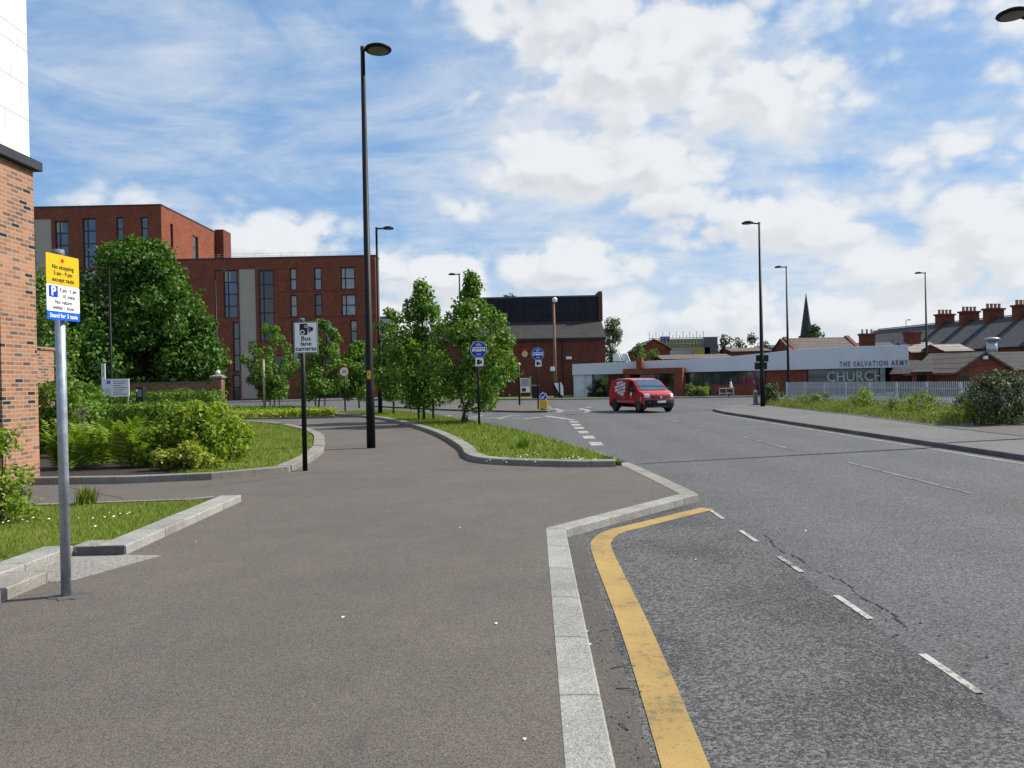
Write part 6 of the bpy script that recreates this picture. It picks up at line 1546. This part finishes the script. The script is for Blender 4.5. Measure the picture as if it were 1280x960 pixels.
def fern(c, n, h, spread, label, seed, group='ferns in the planted bed'):
    rng = np.random.default_rng(seed); root = empty('fern', c, label, 'fern', group); Q = []
    for i in range(n):
        a = rng.uniform(0, 2 * math.pi); L = h * rng.uniform(.75, 1.2); ld = spread * rng.uniform(.5, 1.1); bx_, by_ = c[0] + rng.normal() * .08, c[1] + rng.normal() * .08
        m_ = 13; prev = None
        for j in range(1, m_ + 1):
            t = j / m_; rr_ = ld * t ** 1.6; x = bx_ + math.cos(a) * rr_; y = by_ + math.sin(a) * rr_; z = c[2] + L * (t - .25 * t ** 3)
            tx = Vector((math.cos(a) * ld * 1.6 * t ** .6, math.sin(a) * ld * 1.6 * t ** .6, L * (1 - .75 * t * t))).normalized(); sd = Vector((-math.sin(a), math.cos(a), 0))
            wl = .17 * h * (math.sin(math.pi * min(1, t * .92 + .08))) + .01
            for sg in (-1, 1):
                p = Vector((x, y, z)); tip = p + sd * sg * wl + tx * wl * .45 + Vector((0, 0, -wl * .2))
                Q += [p - tx * .028, p + tx * .028, tip + tx * .004, tip - tx * .004]
    quads_mesh('fronds', np.array([tuple(v) for v in Q]), 'L_fern', root); return root
FL = ['fern tuft nearest the orange brick pier', 'fern tuft second from the orange brick pier', 'tall fern tuft behind the grey sign post', 'spreading fern tuft just past the sign post', 'bright fern tuft in the middle of the bed front', 'low fern tuft before the dark narrow shrub', 'back fern tuft between pier and sign post', 'back fern tuft under the low hedge', 'back fern tuft next to the light shrub']
for i, (px, py, h) in enumerate([(58, 588, .95), (73, 590, .9), (92, 588, 1.1), (113, 585, .95), (140, 588, 1.15), (163, 587, .95), (66, 574, 1.1), (112, 573, 1.1), (158, 574, 1.15)]):
    q = at(px, py); fern((q.x, q.y + .5, .09), 24, h * .95, .36, FL[i], 100 + i)
q = at(118, 560); hedge((q.x - .4, q.y + 2.2, .09), 2.1, 1.0, .98, 9500, .085, 'L_hedge', 'clipped mid green low hedge behind the ferns', 91, .1)
q = D(84, 505, 24); hedge((q.x, 24, .09), .95, .8, 1.3, 4200, .12, 'L_hedge', 'leafy light hedge left of the information board', 92, 0, wob=.2)
q = D(60, 520, 19.5); hedge((q.x - .3, 19.8, .09), 1.2, .7, 1.55, 3000, .11, 'L_hedge', 'hedge between the garden wall and the sign post', 94, 0, wob=.2)
q = D(190, 500, 34.5); hedge((q.x, 34.5, .05), 3.0, .8, 1.32, 6500, .12, 'L_hedge', 'long dark clipped hedge behind the ticket machine', 93, 0)
q = D(183, 520, 22); shrub((q.x, 22.5, .09), 1.1, .9, 1.0, 2200, .12, 'L_shrub', 'light leafy shrub under the ticket machine', seed=95, ncl=24, rcl=.25)
q = D(215, 520, 26); shrub((q.x, 26.5, .09), 1.7, 1.0, 1.05, 2600, .13, 'L_shrub', 'light leafy shrub before the boundary wall', seed=96, ncl=26, rcl=.28)
q = D(248, 520, 24); shrub((q.x, 24.5, .09), 1.2, 1.0, .95, 2200, .12, 'L_shrub', 'light leafy shrub below the brick gate pillar', seed=97, ncl=24, rcl=.26)
# spray of leaves at the left edge
shrub((-6.28, 9.35, .085), .42, .5, 1.08, 1700, .06, 'L_shrub', 'leafy sprays at the foot of the corner building', seed=98, ncl=22, rcl=.17, up=.3)
q = G(30, 640, .09); shrub((q.x - .25, q.y + .1, .085), .36, .3, .30, 500, .06, 'L_lime', 'low yellow green plant beside the side path', 'plant', seed=99, ncl=12, rcl=.12, name='low_plant')
def tuft(c, n, h, spread, label, lm, seed, cat='plant', name='grass_tuft', group=None):
    rng = np.random.default_rng(seed); root = empty(name, c, label, cat, group); V = np.zeros((n, 3, 3))
    a = rng.uniform(0, 2 * math.pi, n); L = h * rng.uniform(.6, 1.2, n); sp_ = spread * rng.random(n); b0 = rng.normal(size=(n, 2)) * spread * .25
    V[:, 0] = np.stack([c[0] + b0[:, 0] - .012 * np.sin(a), c[1] + b0[:, 1] + .012 * np.cos(a), np.full(n, c[2])], 1)
    V[:, 1] = np.stack([c[0] + b0[:, 0] + .012 * np.sin(a), c[1] + b0[:, 1] - .012 * np.cos(a), np.full(n, c[2])], 1)
    V[:, 2] = np.stack([c[0] + b0[:, 0] + np.cos(a) * sp_, c[1] + b0[:, 1] + np.sin(a) * sp_, c[2] + L], 1)
    quads_mesh('blades', V.reshape(-1, 3), lm, root, 3); return root
q = G(113, 628, .09); tuft((q.x, q.y - .1, .085), 160, .24, .2, 'tall grass tuft at the path edge of the lower lawn', 'blade', 111)
q = G(653, 559, .09); tuft((q.x, q.y, .075), 150, .26, .25, 'dark grass tuft standing up in the verge', 'L_hedge', 112)

# bushes on the right and far shrubs
q = G(1272, 533); shrub((q.x + .12, q.y + 1.1, 0), 1.12, 1.1, 1.58, 7000, .085, 'L_pit', 'large rounded dark bush at the end of the fence', 'bush', seed=121, ncl=60, rcl=.26, name='bush')
q = G(967, 506); shrub((q.x, q.y + .5, 0), .72, .6, 1.30, 2200, .10, 'L_pit', 'dark rounded bush beside the concrete bollard', 'bush', seed=122, ncl=30, rcl=.22, name='bush')
q = D(746, 497, 73); shrub((q.x, 72.6, .01), 1.05, .8, 1.55, 1300, .16, 'L_dark', 'dark bush with golden tips at the white wall', 'bush', seed=123, ncl=24, rcl=.3, name='bush')
q = D(750, 490, 73); shrub((q.x + .3, 72.2, .3), .6, .5, 1.35, 420, .14, 'L_gold', 'golden tips of the bush against the church window', 'bush', seed=124, ncl=12, rcl=.22, name='bush')
for i, (px, w_, h_, lab) in enumerate([(864, .8, 1.1, 'spiky plant right of the brick porch'), (880, .7, .8, 'low plant under the glazed church front'), (873, .5, .7, 'small plant between the porch and low brick wall')]):
    q = D(px, 497, 66.5); shrub((q.x, 66.5, .01), w_, .5, h_, 520, .15, 'L_weed' if i != 1 else 'L_shrub', lab, 'plant', seed=130 + i, ncl=12, rcl=.2, name='forecourt_plant')
# weeds along the fence: one mass, plus the plants one can tell apart
rng = np.random.default_rng(5); wp = np.array([(14.3, 45.0), (14.1, 40), (13.75, 30), (13.2, 23.8), (17.5, 24.5), (18.9, 28.2), (16.5, 46.2)])
P = rng.uniform(wp.min(0), wp.max(0), (9000, 2)); P = P[in_poly(P, wp)]
cl = [(x, y, .12 + .18 * rng.random() * (1 if x > 14.6 else .4), .16 + .14 * rng.random()) for x, y in P[:900]]
tag(quads_mesh('weed_cover', clump_leaves(cl, 15000, .085, rng, .3, inner=.2, aspect=.35), 'L_weed'), kind='stuff')
grass('rough_grass', [tuple(p) for p in wp], .012, 16000, .30, .010, 'L_weed', 6, .35)
WL = ['tall green nettle clump in the weeds nearest the bush end of the fence', 'yellow green weed clump under the fence middle', 'green weed clump below the lamp by the clinic', 'bright weed clump where the fence meets the dark bush', 'green weed clump under the church window letters', 'low weed clump near the concrete bollard', 'dense yellowish weed clump beside the large bush']
for i, (px, py, h_, lm) in enumerate([(1200, 533, 1.0, 'L_weed'), (1110, 521, .85, 'L_weed'), (1130, 522, .95, 'L_shrub'), (1010, 510, .7, 'L_weed'), (1062, 515, 1.05, 'L_shrub'), (995, 509, .6, 'L_weed'), (1180, 530, .9, 'L_weed')]):
    q = G(px, py); shrub((q.x + .9, q.y + .6, 0), .75, .6, h_, 1000, .09, lm, WL[i], 'weeds', 'weed clumps along the fence', 140 + i, 16, rcl=.18, name='weed_clump', aspect=.4)

# yellow ground cover across the path
rng = np.random.default_rng(9); fp = np.array(flower_poly); P = rng.uniform(fp.min(0), fp.max(0), (9000, 2)); P = P[in_poly(P, fp)]
P = P[(P[:, 0] > -24)][:2600]
cl = [(x, y, .16 + .10 * rng.random(), .20) for x, y in P]
gold = [q for q in cl if q[1] < 43.5 and q[0] > -17.5]; rest = [q for q in cl if not (q[1] < 43.5 and q[0] > -17.5)]
tag(quads_mesh('yellow_ground_cover', clump_leaves(gold, 13000, .11, rng, .8, inner=.2), 'L_gold'), kind='stuff')
tag(quads_mesh('green_ground_cover', clump_leaves(rest, 9000, .13, rng, .7, inner=.2), 'L_hedge'), kind='stuff')

# daisies and clover flowers in the grass; crumbs of litter on the tarmac
rng = np.random.default_rng(21); fl = []
for (px, py, n_, sd) in ((148, 643, 7, .12), (20, 652, 8, .18), (118, 652, 2, .3), (722, 572, 14, .22), (660, 568, 9, .3), (592, 547, 8, .5), (500, 527, 8, .8), (635, 575, 6, .4)):
    q = G(px, py, .14); fl += [(q.x + rng.normal() * sd, q.y + rng.normal() * sd, .135) for _ in range(n_)]
fl = np.array(fl); tag(quads_mesh('daisies', leaf_quads(fl, np.tile([0, -.3, 1.], (len(fl), 1)), .030, rng, 1.0), 'petal'), kind='stuff')
bits = []
for (px, py, z) in ((429, 772, 0), (245, 677, 0), (737, 806, -.09), (734, 790, -.09), (1048, 646, -.09), (575, 660, 0), (620, 780, 0), (870, 700, -.09), (656, 925, 0), (1007, 664, -.09)): q = G(px, py, z); bits.append((q.x, q.y, q.z + .006))
bits = np.array(bits); tag(quads_mesh('paper_crumbs', leaf_quads(bits, np.tile([0, 0, 1.], (len(bits), 1)), .028, rng, .8), 'litter'), kind='stuff')
tw = MB()
for (x, y, a, L) in ((.56, 4.62, .2, .16), (.55, 4.32, -.4, .15), (.60, 4.9, 1.1, .08), (.57, 5.3, .4, .07), (.54, 3.8, 2.0, .09)):
    tw.tube([(x, y, -.09), (x + L * .5 * math.cos(a), y + L * .5 * math.sin(a) + .01, -.084), (x + L * math.cos(a), y + L * math.sin(a), -.09)], [.004, .003, .002], 5)
tag(tw.build('fallen_twigs', 'bark'), kind='stuff')
